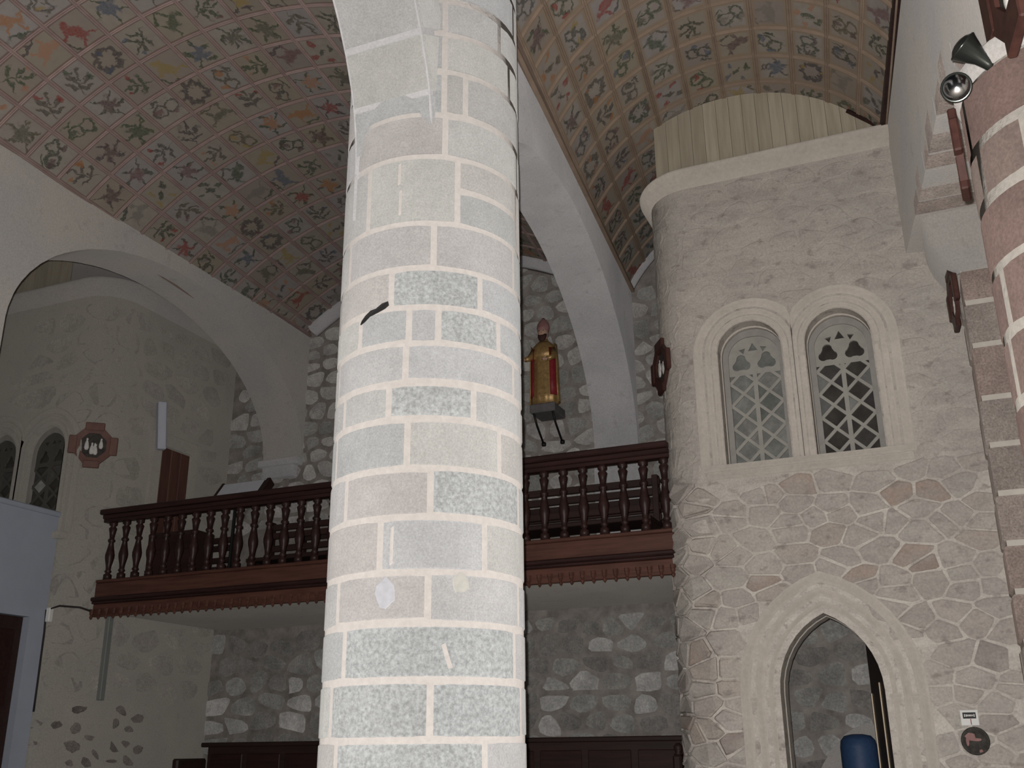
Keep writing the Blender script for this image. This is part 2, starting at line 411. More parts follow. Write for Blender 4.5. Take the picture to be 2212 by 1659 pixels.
def stone_cells(s0, s1, z0, z1, w, h, jit, gap, seed, rnd_=(.16, .3)):
    R = random.Random(seed); seeds = []
    rows = max(1, round((z1 - z0) / h)); hh = (z1 - z0) / rows
    for j in range(-1, rows + 1):
        x = s0 - w * R.random()
        while x < s1 + w:
            ww = w * R.uniform(.6, 1.45)
            seeds.append((x + ww / 2, z0 + (j + .5) * hh + R.uniform(-jit, jit) * hh)); x += ww
    k = w / h; cells = []
    for i, (sx, sz) in enumerate(seeds):
        if not (s0 < sx < s1 and z0 < sz < z1): continue
        poly = [(sx - 1.3 * w, sz - 1.2 * h), (sx + 1.3 * w, sz - 1.2 * h), (sx + 1.3 * w, sz + 1.2 * h), (sx - 1.3 * w, sz + 1.2 * h)]
        for j, (tx, tz) in enumerate(seeds):
            if i == j or abs(tx - sx) > 3 * w or abs(tz - sz) > 3 * h: continue
            nx, ny = (tx - sx), (tz - sz) * k * k
            mx_, mz_ = (tx + sx) / 2, (tz + sz) / 2
            l = math.hypot(nx, ny); nx, ny = nx / l, ny / l
            poly = clip_half(poly, nx, ny, nx * mx_ + ny * mz_ - gap * R.uniform(.7, 1.4))
            if len(poly) < 3: break
        if len(poly) < 3: continue
        rp = []
        n = len(poly)
        for q in range(n):
            p0, p1, p2 = poly[q - 1], poly[q], poly[(q + 1) % n]
            t = R.uniform(*rnd_)
            rp.append((p1[0] + (p0[0] - p1[0]) * t, p1[1] + (p0[1] - p1[1]) * t))
            rp.append((p1[0] + (p2[0] - p1[0]) * t, p1[1] + (p2[1] - p1[1]) * t))
        ar = abs(sum(rp[q][0] * rp[(q + 1) % len(rp)][1] - rp[(q + 1) % len(rp)][0] * rp[q][1] for q in range(len(rp)))) / 2
        if ar > .15 * w * h: cells.append(((sx, sz), rp))
    return cells

def stone_geo(cell, fn, proud, bev, R):
    (cx, cz), poly = cell
    n = len(poly); pr = proud * R.uniform(.6, 1.3)
    mcx = sum(p[0] for p in poly) / n; mcz = sum(p[1] for p in poly) / n
    poly = [(mcx + (a - mcx) * q, mcz + (b - mcz) * q) for (a, b), q in zip(poly, [R.uniform(.93, 1.05) for _ in poly])]
    V = [fn(a, b, -.02) for a, b in poly]
    L = [fn(a, b, pr - bev * .5) for a, b in poly]
    ins = []
    for a, b in poly:
        d = math.hypot(a - mcx, b - mcz) or 1; k = min(.4, bev * 1.6 / d)
        ins.append(fn(a + (mcx - a) * k, b + (mcz - b) * k, pr))
    v = V + L + ins
    f = [tuple(range(2 * n, 3 * n))]
    for i in range(n):
        j = (i + 1) % n
        f.append((i, j, n + j, n + i)); f.append((n + i, n + j, 2 * n + j, 2 * n + i))
    return v, f

def lay_stones(parent, fn, cells, mat, proud=.014, bev=.012, skip=None, limit=300, seed=1, mat2=None, p2=.0):
    R = random.Random(seed); k = 0; rest = MB()
    for c in cells:
        if skip and skip(c): continue
        v, f = stone_geo(c, fn, proud, bev, R)
        if k < limit:
            obj('stone', v, f, mat2 if (mat2 and R.random() < p2) else mat, parent); k += 1
        else: rest.add(v, f)
    if rest.v:
        o = rest.build('small_stones', mat, parent); o['kind'] = 'stuff'
    return k

# ------------------------------------------------------------------ STRUCTURE
YB = 11.2
def XA(y): return -7.77 + .039 * (YB - y)          # right face of the left arcade
def XBr(y): return -3.10 + .0985 * (YB - y)        # right face of the middle arcade
def XC(y): return .05 + .127 * (8.8 - y)           # left face of the right arcade

o = MB().box(-13, 6, -5, 12.0, -.3, 0).build('floor', M['floor']); tag(o, 'stone paved church floor below the picture', 'floor', kind='structure')
wall_back = MB().box(-13, 6, YB, YB + .5, 0, 9).build('wall_back', M['rubble_mortar'])
tag(wall_back, 'back wall of pale rubble stones in dark mortar behind the gallery', 'wall', kind='structure')
o = MB().box(-13.4, -13, -5, YB, 0, 9).build('wall_far_left', M['left_render']); tag(o, 'outer wall of the left aisle', 'wall', kind='structure')
o = MB().box(5.0, 5.4, -5, YB, 0, 9).build('wall_far_right', M['left_render']); tag(o, 'outer wall of the right aisle', 'wall', kind='structure')

def arch_z(y, yc, a, zs, b):
    t = (y - yc) / a
    return zs + b * math.sqrt(max(0, 1 - t * t)) if abs(t) < 1 else None

def arcade(name, xr, thick, y0, y1, arches, ztop, mat, zbot=0.0, low=None):
    """wall along Y with elliptical arches; xr(y) right face; low(y): lower edge away from the arches."""
    ys = set([y0, y1])
    for yc, a, zs, b in arches:
        for k in range(33):
            y = yc - a * cos(PI * k / 32)
            if y0 <= y <= y1: ys.add(round(y, 5))
        for e in (-1e-3, 1e-3): ys.add(round(min(max(yc - a + e, y0), y1), 5)); ys.add(round(min(max(yc + a + e, y0), y1), 5))
    for k in range(int((y1 - y0) / .4)): ys.add(round(y0 + k * .4, 5))
    ys = sorted(ys); V = []; F = []
    def bot(y):
        for a in arches:
            z = arch_z(y, *a)
            if z is not None: return z
        return low(y) if low else zbot
    for y in ys:
        zb = bot(y); x = xr(y)
        V += [(x, y, zb), (x, y, ztop), (x - thick, y, ztop), (x - thick, y, zb)]
    for i in range(len(ys) - 1):
        a, b = 4 * i, 4 * i + 4
        for k in range(4):
            F.append((a + k, b + k, b + (k + 1) % 4, a + (k + 1) % 4))
    F.append((0, 1, 2, 3)); e = 4 * (len(ys) - 1); F.append((e + 3, e + 2, e + 1, e))
    return obj(name, V, F, mat)

wall_left = arcade('wall_left', XA, .62, -1.0, YB, [(8.65, 2.52, 5.33, 1.50), (2.6, 2.5, 5.33, 1.50)], 8.0, M['plaster'], 0, low=lambda y: 5.33 if y > 9 else 0)
tag(wall_left, 'plastered wall with a wide round arch under the left edge of the painted vault', 'wall', kind='structure')
MB().box(-8.40, -7.77, 11.06, YB + .02, 5.24, 5.33, .01).box(-8.34, -7.84, 11.09, YB + .02, 5.08, 5.24, .01).build('corbel', M['plaster_blue'], wall_left)

ARB = [(8.33, 2.76, 4.92, 1.62), (2.05, 2.62, 4.95, 1.78)]
wall_mid = arcade('wall_middle', XBr, .53, -1.0, YB, ARB, 7.9, M['plaster_blue'], 0, low=lambda y: 4.0 if y > 10 else 4.6)
tag(wall_mid, 'plastered arcade wall whose arch runs from the bright column to the back wall', 'wall', kind='structure')
MB().box(-3.64, -3.10, 11.10, YB + .02, 3.2, 4.95, .01).build('respond', M['plaster_blue'], wall_mid)

LOWC = [(-1, 4.66), (.6, 4.66), (.8, 5.0), (1.4, 5.4), (1.9, 5.5), (2.6, 5.45), (3.1, 5.1), (3.35, 4.66), (4.45, 4.66), (5.28, 4.66), (5.36, 5.0), (5.5, 5.26), (5.8, 5.43), (6.2, 5.50), (7.0, 5.53), (7.6, 5.55), (8.1, 5.60), (8.8, 5.66)]
def lowc(y):
    for (a, za), (b, zb) in zip(LOWC[:-1], LOWC[1:]):
        if a <= y <= b: return za + (zb - za) * (y - a) / (b - a)
    return 4.66
def arcade_low(name, xr, thick, ys, low, ztop, mat):
    V = []; F = []
    for y in ys:
        x = xr(y); V += [(x, y, low(y)), (x, y, ztop), (x - thick, y, ztop), (x - thick, y, low(y))]
    for i in range(len(ys) - 1):
        for k in range(4): F.append((4 * i + k, 4 * i + 4 + k, 4 * i + 4 + (k + 1) % 4, 4 * i + (k + 1) % 4))
    F.append((0, 1, 2, 3)); e = 4 * len(ys) - 4; F.append((e + 3, e + 2, e + 1, e))
    return obj(name, V, F, mat)
wall_right = arcade_low('wall_right', lambda y: XC(y) + .66, .66, sorted(set([p[0] for p in LOWC] + [.4 * k for k in range(22)])), lowc, 7.9, M['plaster'])
tag(wall_right, 'plastered arcade wall with a low arch above the reddish pier', 'wall', kind='structure')

# voussoirs of the near arch, rising from the column towards the camera
def vouss(parent, xr, thick, arch, angs, mat, depth=.34, proud=.010):
    yc, a, zs, b = arch
    for t0, t1 in zip(angs[:-1], angs[1:]):
        V = []; n = 4; g0 = .0105
        ts = [t0 + g0 + (t1 - t0 - 2 * g0) * k / (n - 1) for k in range(n)]
        for t in ts:
            y, z = yc + a * cos(t), zs + b * sin(t)
            nrm = Vector((0, cos(t) / a, sin(t) / b)).normalized()
            pi_ = Vector((0, y, z)) - nrm * proud; po = Vector((0, y, z)) + nrm * depth
            x = xr(y)
            V += [(x + proud - .03, pi_.y, pi_.z), (x + proud, pi_.y + nrm.y * .03, pi_.z + nrm.z * .03), (x + proud, po.y, po.z), (x - thick - proud, po.y, po.z), (x - thick - proud, pi_.y + nrm.y * .03, pi_.z + nrm.z * .03), (x - thick - proud + .03, pi_.y, pi_.z)]
        F = grid_faces(n, 6, True) + [(5, 4, 3, 2, 1, 0), tuple(6 * (n - 1) + k for k in range(6))]
        obj('stone', V, F, mat, parent)
MB_ = MB()
vouss(wall_mid, XBr, .53, ARB[1], [rad(d) for d in (2, 12, 23, 34, 46, 58, 70, 82, 94, 106)], M['ashlar'])

# ------------------------------------------------------------------ vaults
def vault(name, label, xc, zc, R, skew, Y0, arcs, ys, y_lo, y_hi, batten_mat, visible, xlim, seed, panel_cols):
    """barrel vault: axis x = xc - skew*(Y - Y0)."""
    rr = random.Random(seed)
    def P(arc, y, h=0.0):
        t = arc / R; q = R - h
        return Vector((xc - skew * (y - Y0) + q * sin(t), y, zc + q * cos(t)))
    n = 25; V = []; a0, a1 = arcs[0] - .25, arcs[-1] + .25
    for y in (y_lo, y_hi):
        for k in range(n): V.append(P(a0 + (a1 - a0) * k / (n - 1), y, -.02))
    for y in (y_lo, y_hi):
        for k in range(n): V.append(P(a0 + (a1 - a0) * k / (n - 1), y, -.09))
    F = grid_faces(2, n) + grid_faces(2, n, off=2 * n) + [(0, n, 3 * n, 2 * n), (n - 1, 2 * n - 1, 4 * n - 1, 3 * n - 1)]
    shell = obj(name, V, F, M['vault_back']); tag(shell, label, 'ceiling', kind='structure')
    for i in range(len(arcs) - 1):
        for j in range(len(ys) - 1):
            am, ym = (arcs[i] + arcs[i + 1]) / 2, (ys[j] + ys[j + 1]) / 2
            if not visible(P(am, ym)): continue
            V = []; uv = []
            for a in range(4):
                for b in range(2):
                    V.append(P(arcs[i] + (arcs[i + 1] - arcs[i]) * a / 3, ys[j] + (ys[j + 1] - ys[j]) * b)); uv.append((a / 3 * 2 - 1, b * 2 - 1))
            o = obj('panel', V, grid_faces(4, 2), (PANEL_OCHRE if batten_mat == M['batten_ochre'] else PANEL)[rr.choices(range(6), panel_cols)[0]], shell, False, uv)
            o.color = (*rr.choice(MOTIF_COL), 1)
    prof = [(-.021, -.01), (-.021, .010), (-.013, .016), (-.005, .014), (0, .008), (.005, .014), (.013, .016), (.021, .010), (.021, -.01)]
    m = len(prof)
    for a in arcs:
        V = [P(a + px, y, h) for y in (y_lo, y_hi) for px, h in prof]
        obj('batten', V, grid_faces(2, m) + [tuple(range(m)), tuple(range(m, 2 * m))[::-1]], batten_mat, shell)
    prof2 = [(-.018, -.01), (-.018, .008), (-.009, .013), (0, .007), (.009, .013), (.018, .008), (.018, -.01)]
    m = len(prof2); K = 24
    for y in ys:
        ok = [k for k in range(K) if visible(P(arcs[0] + (arcs[-1] - arcs[0]) * k / (K - 1), y))]
        if len(ok) < 3: continue
        V = [P(arcs[0] + (arcs[-1] - arcs[0]) * k / (K - 1), y + px, h) for k in ok for px, h in prof2]
        obj('batten', V, grid_faces(len(ok), m), batten_mat, shell)
    return shell, P

ys_l = [11.06 - .4195 * k for k in range(17)][::-1]
arcs_l = [-2.462 + .366 * k for k in range(13)]
ceil_l, PL = vault('ceiling', 'wide barrel vault of painted square panels left of the bright column', -5.68, 4.298, 3.5, .0787, YB, arcs_l, ys_l, 3.9, 11.18, M['batten'], lambda p: True, None, 3, (3, 3, 2.2, 1, 1.2, 1.6))
arcs_r = [-1.73 + .3475 * k for k in range(11)]
ys_r = [8.74 + .407 * k for k in range(-8, 7)]
ceil_r, PR = vault('ceiling', 'narrower barrel vault of painted panels right of the bright column', -1.40, 6.11, 1.66, .115, 8.8, arcs_r, ys_r, 5.3, 11.18, M['batten_ochre'],
                   lambda p: not (p.y > 8.95 and p.x > -1.9), None, 5, (1.5, 2.4, 2.4, .7, 2.2, 2.6))
# edge mouldings where the vaults meet the walls
def runner(name, pts, sx, sz, mat, parent):
    m = MB(); V = []
    for p in pts:
        p = Vector(p)
        V += [p + Vector((-sx, 0, -sz)), p + Vector((sx, 0, -sz)), p + Vector((sx, 0, sz)), p + Vector((-sx, 0, sz))]
    return obj(name, V, grid_faces(len(pts), 4, True) + [(3, 2, 1, 0), tuple(4 * len(pts) - 4 + k for k in range(4))], mat, parent)
runner('edge_moulding', [(XA(y) + .015, y, 7.10) for y in (3.9, 7, 9, 11.18)], .022, .018, M['batten'], ceil_l)
runner('edge_moulding', [(XBr(y) + .02, y, 6.90) for y in (5.3, 7, 9, 11.18)], .022, .018, M['batten_ochre'], ceil_r)
runner('edge_moulding', [(XC(y) - .02, y, 6.95) for y in (5.3, 6.5, 8.0, 8.86)], .035, .035, M['gallery_wood'], ceil_r)
# plaster rim where the left vault meets the back wall
rim = MB()
ks = [-2.15 + 4.3 * k / 24 for k in range(25)]
rim.add([q for a in ks for q in (PL(a, 11.0, -.02), PL(a, 11.0, .10), PL(a, YB + .02, .10), PL(a, YB + .02, -.02))], grid_faces(25, 4, True))
o = rim.build('plaster_rim', M['plaster_blue'], ceil_l, True)
rim = MB(); ks = [-1.76 + 1.2 * k / 12 for k in range(13)]
rim.add([q for a in ks for q in (PR(a, 11.08, -.02), PR(a, 11.08, .05), PR(a, YB + .02, .05), PR(a, YB + .02, -.02))], grid_faces(13, 4, True))
rim.build('plaster_rim', M['plaster_blue'], ceil_r, True)
o = MB().box(-13, -8.3, 3, YB, 8.0, 8.1).build('ceiling', M['plaster']); tag(o, 'plastered ceiling of the left aisle behind the left arch', 'ceiling', kind='structure')
o = MB().box(.6, 5, 1, YB, 8.0, 8.1).build('ceiling', M['plaster']); tag(o, 'plastered ceiling of the right aisle hidden behind the reddish pier', 'ceiling', kind='structure')

# ------------------------------------------------------------------ back-wall rubble
fb = lambda s, z, d: (s, YB - d, z)
zones = [(-4.75, -2.45, 4.30, 7.6, .30, .215, 21, M['rubble'], 90), (-8.95, -6.9, 4.35, 7.15, .30, .215, 22, M['rubble'], 75), (-4.9, -2.35, 1.55, 3.04, .30, .20, 23, M['rubble_dim'], 55), (-9.0, -6.6, 1.55, 3.04, .36, .25, 24, M['rubble_dim'], 40), (-1.75, -.4, 1.3, 2.85, .33, .22, 25, M['rubble_dim'], 30)]
def in_left_vault(c): 
    (x, z), p = c
    return math.hypot(x + 5.68, z - 4.298) > 3.46 and z > 6.9
for (a, b, c, d, w, h, sd, m_, lim) in zones:
    cells = stone_cells(a, b, c, d, w, h, .32, .024, sd)
    lay_stones(wall_back, fb, cells, m_, .02, .02, skip=in_left_vault if c > 4 else None, limit=lim, seed=sd)
# stones of the stretch behind the column: real but not singled out
R_ = random.Random(5); rest = MB()
for c in stone_cells(-6.85, -4.8, 4.3, 7.7, .31, .22, .32, .024, 26) + stone_cells(-6.55, -4.95, 1.55, 3.04, .33, .22, .32, .024, 27):
    v, f = stone_geo(c, fb, .02, .02, R_); rest.add(v, f)
o = rest.build('small_stones', M['rubble'], wall_back); o['kind'] = 'stuff'

# ------------------------------------------------------------------ main column
def ring_block(C, R, a0, a1, z0, z1, mat, parent, inner=.12, bev=.006, name='stone'):
    n = max(3, int(abs(a1 - a0) / rad(7)) + 1)
    V = []
    prof = [(R - inner, z0), (R - bev, z0), (R, z0 + bev), (R, z1 - bev), (R - bev, z1), (R - inner, z1)]
    for k in range(n):
        a = a0 + (a1 - a0) * k / (n - 1)
        e = bev / R if k in (0, n - 1) else 0
        for r, z in prof:
            q = r - (bev * .8 if e else 0) if r > R - inner else r
            V.append((C[0] + q * cos(a), C[1] + q * sin(a), z))
    m = len(prof)
    F = grid_faces(n, m, True) + [tuple(range(m))[::-1], tuple(m * (n - 1) + k for k in range(m))]
    return obj(name, V, F, mat, parent)

def column(name, C, R, courses, az0, joints, core_mat, mats, label, gap=.036, ztop=7.0, pitted=(), split=()):
    core = MB(); core.lathe([(R - .006, 0), (R - .006, ztop)], 96, (C[0], C[1], 0))
    col = core.build(name, core_mat, None, True); tag(col, label, 'column')
    rr = random.Random(11)
    for i in range(len(courses) - 1):
        z0, z1 = courses[i] + gap * .5 / 1.0, courses[i + 1] - gap * .5
        js = sorted(joints.get(i, []))
        if not js:
            js = [rr.uniform(-20, 20) - 58, rr.uniform(-10, 10) + 10, rr.uniform(-10, 10) + 72]
        # carry on round the back
        a = js[-1]
        while a + 66 < js[0] + 360 - 30: a += 66; js.append(a)
        js.append(js[0] + 360)
        for k in range(len(js) - 1):
            ga = gap / R / 2
            mt = mats[1] if (i, k) in pitted else mats[0]
            zz0, zz1 = z0 + rr.uniform(-.006, .006), z1 + rr.uniform(-.006, .006)
            if (i, k) in split:
                zm = zz0 + (zz1 - zz0) * .52
                ring_block(C, R, rad(az0 + js[k]) + ga, rad(az0 + js[k + 1]) - ga, zz0, zm - gap / 2, mt, col); zz0 = zm + gap / 2
            ring_block(C, R, rad(az0 + js[k]) + ga, rad(az0 + js[k + 1]) - ga, zz0, zz1, mt, col)
    return col

CB, RB = (-2.70, 5.15), .55
zc_ = [0, .33, .66, .99, 1.32, 1.655, 1.937, 2.209, 2.463, 2.750, 3.010, 3.279, 3.490, 3.720, 3.936, 4.176, 4.464, 4.902, 5.192, 5.501, 5.780, 6.035, 6.33, 6.63, 6.95]
jn = {4: [-52.5, 33.9], 5: [-59.7, 3.2, 68.3], 6: [-48.8, 59.5], 7: [-57.2, 1.1, 66], 8: [-80, -26.2, 33.8], 9: [-53.4, 1.5, 68], 10: [-70, -12.0, 45.5], 11: [-60.1, -23.7, 26.3, 75], 12: [-72, -14.1, 62],
      13: [-46.6, -12.7, 4.4, 45.3], 14: [-80, -24.3, 30.6], 15: [-62, 1.0, 64.1], 16: [-43.8, 15.2, 70], 17: [-60, 7.0, 75], 18: [-60, 6, 20, 80], 19: [-55, 6, 60], 20: [-60, 6, 48], 21: [-60, 6, 70], 22: [-60, 6, 50], 23: [-60, 6, 72]}
column_main = column('column', CB, RB, zc_, -62.33, jn, M['mortar_light'], (M['ashlar'], M['ashlar_pitted']), 'tall round column of pale grey ashlar blocks in wide cream mortar, lit brightest in the middle', pitted={(9, 1), (14, 1), (11, 1), (6, 0), (5, 0), (5, 1), (4, 0), (13, 2)}, split={(16, 1)})
def on_col(az, z, d=0, C=CB, R=RB, a0=-62.33):
    a = rad(a0 + az); return Vector((C[0] + (R + d) * cos(a), C[1] + (R + d) * sin(a), z))
def col_patch(name, outline, mat, parent, thick=.006):
    n = len(outline)
    V = [on_col(a, z, -.004) for a, z in outline] + [on_col(a, z, thick) for a, z in outline]
    F = [tuple(range(n, 2 * n))] + [(i, (i + 1) % n, n + (i + 1) % n, n + i) for i in range(n)]
    return obj(name, V, F, mat, parent)
tag(col_patch('chipped_hole', [(-46, 3.885), (-43, 3.895), (-38, 3.92), (-33, 3.93), (-28, 3.945), (-25.5, 3.962), (-26, 3.985), (-30, 3.978), (-34, 3.955), (-38, 3.952), (-42, 3.93), (-45, 3.905)], M['black'], column_main, .004), 'dark chip in the mortar')
M['patch_blue'] = mat_plain('bluish_mortar_patch', (.425, .425, .455), .95, .1, var=.08, scale=30, dr=1.0)
def blob(a, z, ra, rz, n=12, sd=1):
    R = random.Random(sd); return [(a + ra * cos(2 * PI * k / n) * R.uniform(.8, 1.1), z + rz * sin(2 * PI * k / n) * R.uniform(.8, 1.15)) for k in range(n)]
col_patch('mortar_patch', blob(-21.5, 2.36, 5.5, .075, sd=3), M['patch_blue'], column_main, .0125)
M['patch_pale'] = mat_plain('pale_mortar_patch', (.435, .425, .395), .95, .1, var=.08, scale=30, dr=1.0)
col_patch('mortar_patch', blob(18.5, 2.41, 5.0, .05, sd=4), M['patch_pale'], column_main, .0125)
col_patch('mortar_patch', [(8.5, 2.10), (10.5, 2.11), (13, 2.03), (14.5, 1.99), (12.5, 1.985), (10.5, 2.04)], M['mortar_light'], column_main, .0125)
for z0_, z1_, a_ in ((2.50, 2.70, -19), (4.52, 4.68, -20), (4.72, 4.86, -21)):
    col_patch('mortar_streak', [(a_ - .6, z0_), (a_ + .6, z0_ + .01), (a_ + .8, z1_), (a_ - .4, z1_ - .01)], M['mortar_light'], column_main, .0125)

# ------------------------------------------------------------------ reddish pier on the right
CC, RC = (.872, 4.87), .50
azc = math.degrees(math.atan2(-CC[1], -CC[0]))
zc2 = [0, .34, .68, 1.02, 1.36, 1.70, 2.03, 2.36, 2.69, 3.00, 3.32, 3.63, 3.96, 4.25, 4.58]
jn2 = {}
for i in range(len(zc2) - 1): jn2[i] = [(-24, 40) , (-42, 12)][i % 2] if i < 13 else (-70, -10, 50)
jn2 = {k: list(v) for k, v in jn2.items()}; jn2[12] = [-25, 35]; jn2[11] = [-24, 45]; jn2[10] = [-60, 8]; jn2[9] = [-28, 30]
pier = column('column', CC, RC, zc2, azc, jn2, M['pink_mortar'], (M['pink_ashlar'], M['pink_ashlar']), 'round pier of reddish stone blocks with thick cream mortar at the right edge', gap=.05, ztop=4.62)
# neck of the pier below the arches
nb = MB(); nb.lathe([(RC + .0, 4.56), (RC + .02, 4.60), (RC + .02, 4.66), (RC - .02, 4.70)], 48, (CC[0], CC[1], 0)); nb.build('cap', M['plaster'], pier, True)
# square respond of the right arcade against the tower
M['pilaster_stone'] = mat_stone('pilaster_stone', [(0, (.33, .255, .225)), (.6, (.38, .305, .27)), (1, (.36, .315, .285))], mottle=.25)
M['pilaster_mortar'] = mat_plain('pilaster_mortar', (.52, .48, .43), .95, .1)
rp = MB().box(.42, 1.15, 8.22, 8.79, 0, 5.16).build('pilaster', M['pilaster_mortar']); tag(rp, 'square pilaster of reddish blocks with cream joints beside the tower front', 'pilaster')
zz = [1.3, 1.62, 1.95, 2.28, 2.635, 2.98, 3.35, 3.72, 4.09, 4.52, 4.88, 5.17]
for i in range(len(zz) - 1):
    MB().box(.405 + random.uniform(-.01, .012), .80 + .1 * (i % 2), 8.20, 8.6, zz[i] + .022, zz[i + 1] - .022, .014).build('stone', M['pilaster_stone'], rp)
    MB().box(.405 + random.uniform(-.006, .006), .6, 8.62, 8.9, zz[i] + .022, zz[i + 1] - .022, .014).build('stone', M['tower_stone'], rp)
    MB().box(.84 + .1 * (i % 2), 1.17, 8.20, 8.5, zz[i] + .022, zz[i + 1] - .022, .014).build('stone', M['pilaster_stone'], rp)
cb = MB(); rows = []
for k in range(7):
    q = k / 6; x0_ = .20 + .20 * q * q; z_ = 5.60 - .45 * q
    rows.append([(1.0, 8.0 + .2 * q, z_), (x0_ + .06, 8.0 + .2 * q, z_), (x0_, 8.06 + .2 * q, z_), (x0_, 8.79, z_)])
cb.add([p for r in rows for p in r], grid_faces(7, 4))
cb.build('corbel', M['plaster'], rp, True)
# red voussoir stones showing along the edge of the right arch
k = 0; y = 5.42
M['arch_stone'] = mat_stone('pinkish_arch_stone', [(0, (.30, .245, .215)), (.5, (.36, .31, .28)), (1, (.28, .225, .20))], mottle=.3)
while y < 7.7:
    w_ = .20 + .05 * (k % 2); zl0, zl1 = lowc(y), lowc(y + w_); h_ = .10 + .09 * ((k * 7) % 3) / 2
    V = [(XC(q) + o_, q, z) for o_ in (-.003, .62) for q, z in ((y, zl0 - .003), (y + w_, zl1 - .003), (y + w_ - .02, zl1 + h_), (y + .02, zl0 + h_ + .03))]
    F = [(0, 1, 2, 3), (7, 6, 5, 4), (0, 4, 5, 1), (1, 5, 6, 2), (2, 6, 7, 3), (3, 7, 4, 0)]
    obj('stone', V, F, M['arch_stone'] if k % 3 != 1 else M['plaster'], wall_right); k += 1; y += w_ + .03

# ------------------------------------------------------------------ stair towers
def parch(x0, x1, zs, za, z0, off=0.0, n=9):
    """outline of a pointed opening (left foot -> apex -> right foot), offset outward."""
    xc = (x0 + x1) / 2; a = (x1 - x0) / 2; h = za - zs; r = (a * a + h * h) / (2 * a); e = r - a
    pe = math.acos(max(-1, min(1, e / (r + off))))       # angle at the apex
    pts = [(x0 - off, z0), (x0 - off, z0 + (zs - z0) * .5)]
    for k in range(n):
        t = pe * k / (n - 1); pts.append((xc + e - (r + off) * cos(t), zs + (r + off) * sin(t)))
    right = [(2 * xc - x, z) for x, z in pts[:-1]][::-1]
    return pts + right

def inside(poly, x, z):
    c = False; n = len(poly)
    for i in range(n):
        (x1, z1), (x2, z2) = poly[i], poly[(i + 1) % n]
        if (z1 > z) != (z2 > z) and x < (x2 - x1) * (z - z1) / (z2 - z1) + x1: c = not c
    return c

def moulding(name, prof, arch, fn, mat, parent, clampx=None):
    """sweep a profile (offset, height) round the arch."""
    rows = []
    for off, hgt in prof:
        row = parch(*arch, off=off)
        rows.append([fn(min(max(x, clampx[0]), clampx[1]) if clampx else x, z, hgt) for x, z in row])
    n = len(rows[0]); V = [p for r in rows for p in r]
    return obj(name, V, grid_faces(len(rows), n), mat, parent)

def tower(name, label, yf, xl, xr_, r, side, yback, ztop, openings, mat, wall_depth=.42):
    """front plane y = yf between xl and xr_; a rounded corner of radius r on the `side` (-1 left, +1 right) and a side wall back to yback."""
    holes = [parch(*o) for o in openings]
    outer = [(xl, 0), (xr_, 0), (xr_, ztop), (xl, ztop)]
    loops = [[Vector((x, z, 0)) for x, z in outer]] + [[Vector((x, z, 0)) for x, z in h] for h in holes]
    flat = [p for l in loops for p in l]; tris = tessellate_polygon(loops)
    m = MB(); m.add([(p.x, yf, p.y) for p in flat], [tuple(t) for t in tris])
    for h in holes:                                   # reveals
        n = len(h); V = [(x, yf, z) for x, z in h] + [(x, yf + wall_depth, z) for x, z in h]
        m.add(V, [(i, (i + 1) % n, n + (i + 1) % n, n + i) for i in range(n)])
    m.add([(p.x, yf + wall_depth, p.y) for p in flat], [tuple(t) for t in tris])
    # rounded corner and side
    x_c = xl if side < 0 else xr_; path = []
    for k in range(13):
        t = PI / 2 * k / 12; path.append((x_c + side * r * sin(t), yf + r - r * cos(t)))
    path.append((path[-1][0], yback))
    V = [(x, y, z) for x, y in path for z in (0, ztop)]
    m.add(V, grid_faces(len(path), 2))
    m.add([(x, y, ztop) for x, y in path] + [(x_c - side * 3.0, yf, ztop), (x_c - side * 3.0, yback, ztop)][::-1], [tuple(range(len(path) + 2))])
    t = m.build(name, mat); tag(t, label, 'tower')
    # arc length mapping along front + corner + side
    L1 = r * PI / 2
    def fn(s, z, d):
        if side * (s - x_c) <= 0: return (s, yf - d, z)
        q = side * (s - x_c)
        if q < L1:
            a = q / r; return (x_c + side * (r + (d + .014 if d > .006 else d)) * sin(a), yf + r - (r + (d + .014 if d > .006 else d)) * cos(a), z)
        return (x_c + side * (r + d), yf + r + (q - L1), z)
    return t, fn, path

# right-hand tower
OPEN_R = [(-1.66, -1.09, 4.99, 5.27, 3.93), (-.885, -.325, 4.97, 5.26, 3.93), (-1.38, -.58, 2.02, 2.63, 0.0)]
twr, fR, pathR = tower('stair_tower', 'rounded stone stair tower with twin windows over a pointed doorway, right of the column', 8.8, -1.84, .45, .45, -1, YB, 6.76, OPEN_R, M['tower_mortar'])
solid = [parch(*o, off=.19) for o in OPEN_R[:2]] + [parch(*OPEN_R[2], off=.29)]
mid = [parch(*o, off=.06) for o in OPEN_R]
def skipR(c):
    (x, z), p = c
    if any(inside(h, x, z) for h in solid) or any(inside(h, a, b) for h in mid for a, b in p): return True
    return -1.90 < x < -.05 and 3.76 < z < 3.96
fs = lambda s, z, d: fR(s, z, d)
cl = stone_cells(-2.75, .40, 1.25, 3.80, .25, .16, .55, .0075, 31, (.06, .14))
cl = [c for c in cl if not skipR(c)]
cu = [c for c in stone_cells(-2.75, .40, 3.80, 6.68, .29, .19, .42, .007, 32) if not skipR(c)]
print('tower stones', len(cl), len(cu))
lay_stones(twr, fs, cl, M['tower_stone'], .012, .010, limit=170, seed=4)
lay_stones(twr, fs, cu, M['tower_stone_soft'], .003, .010, limit=130, seed=6)
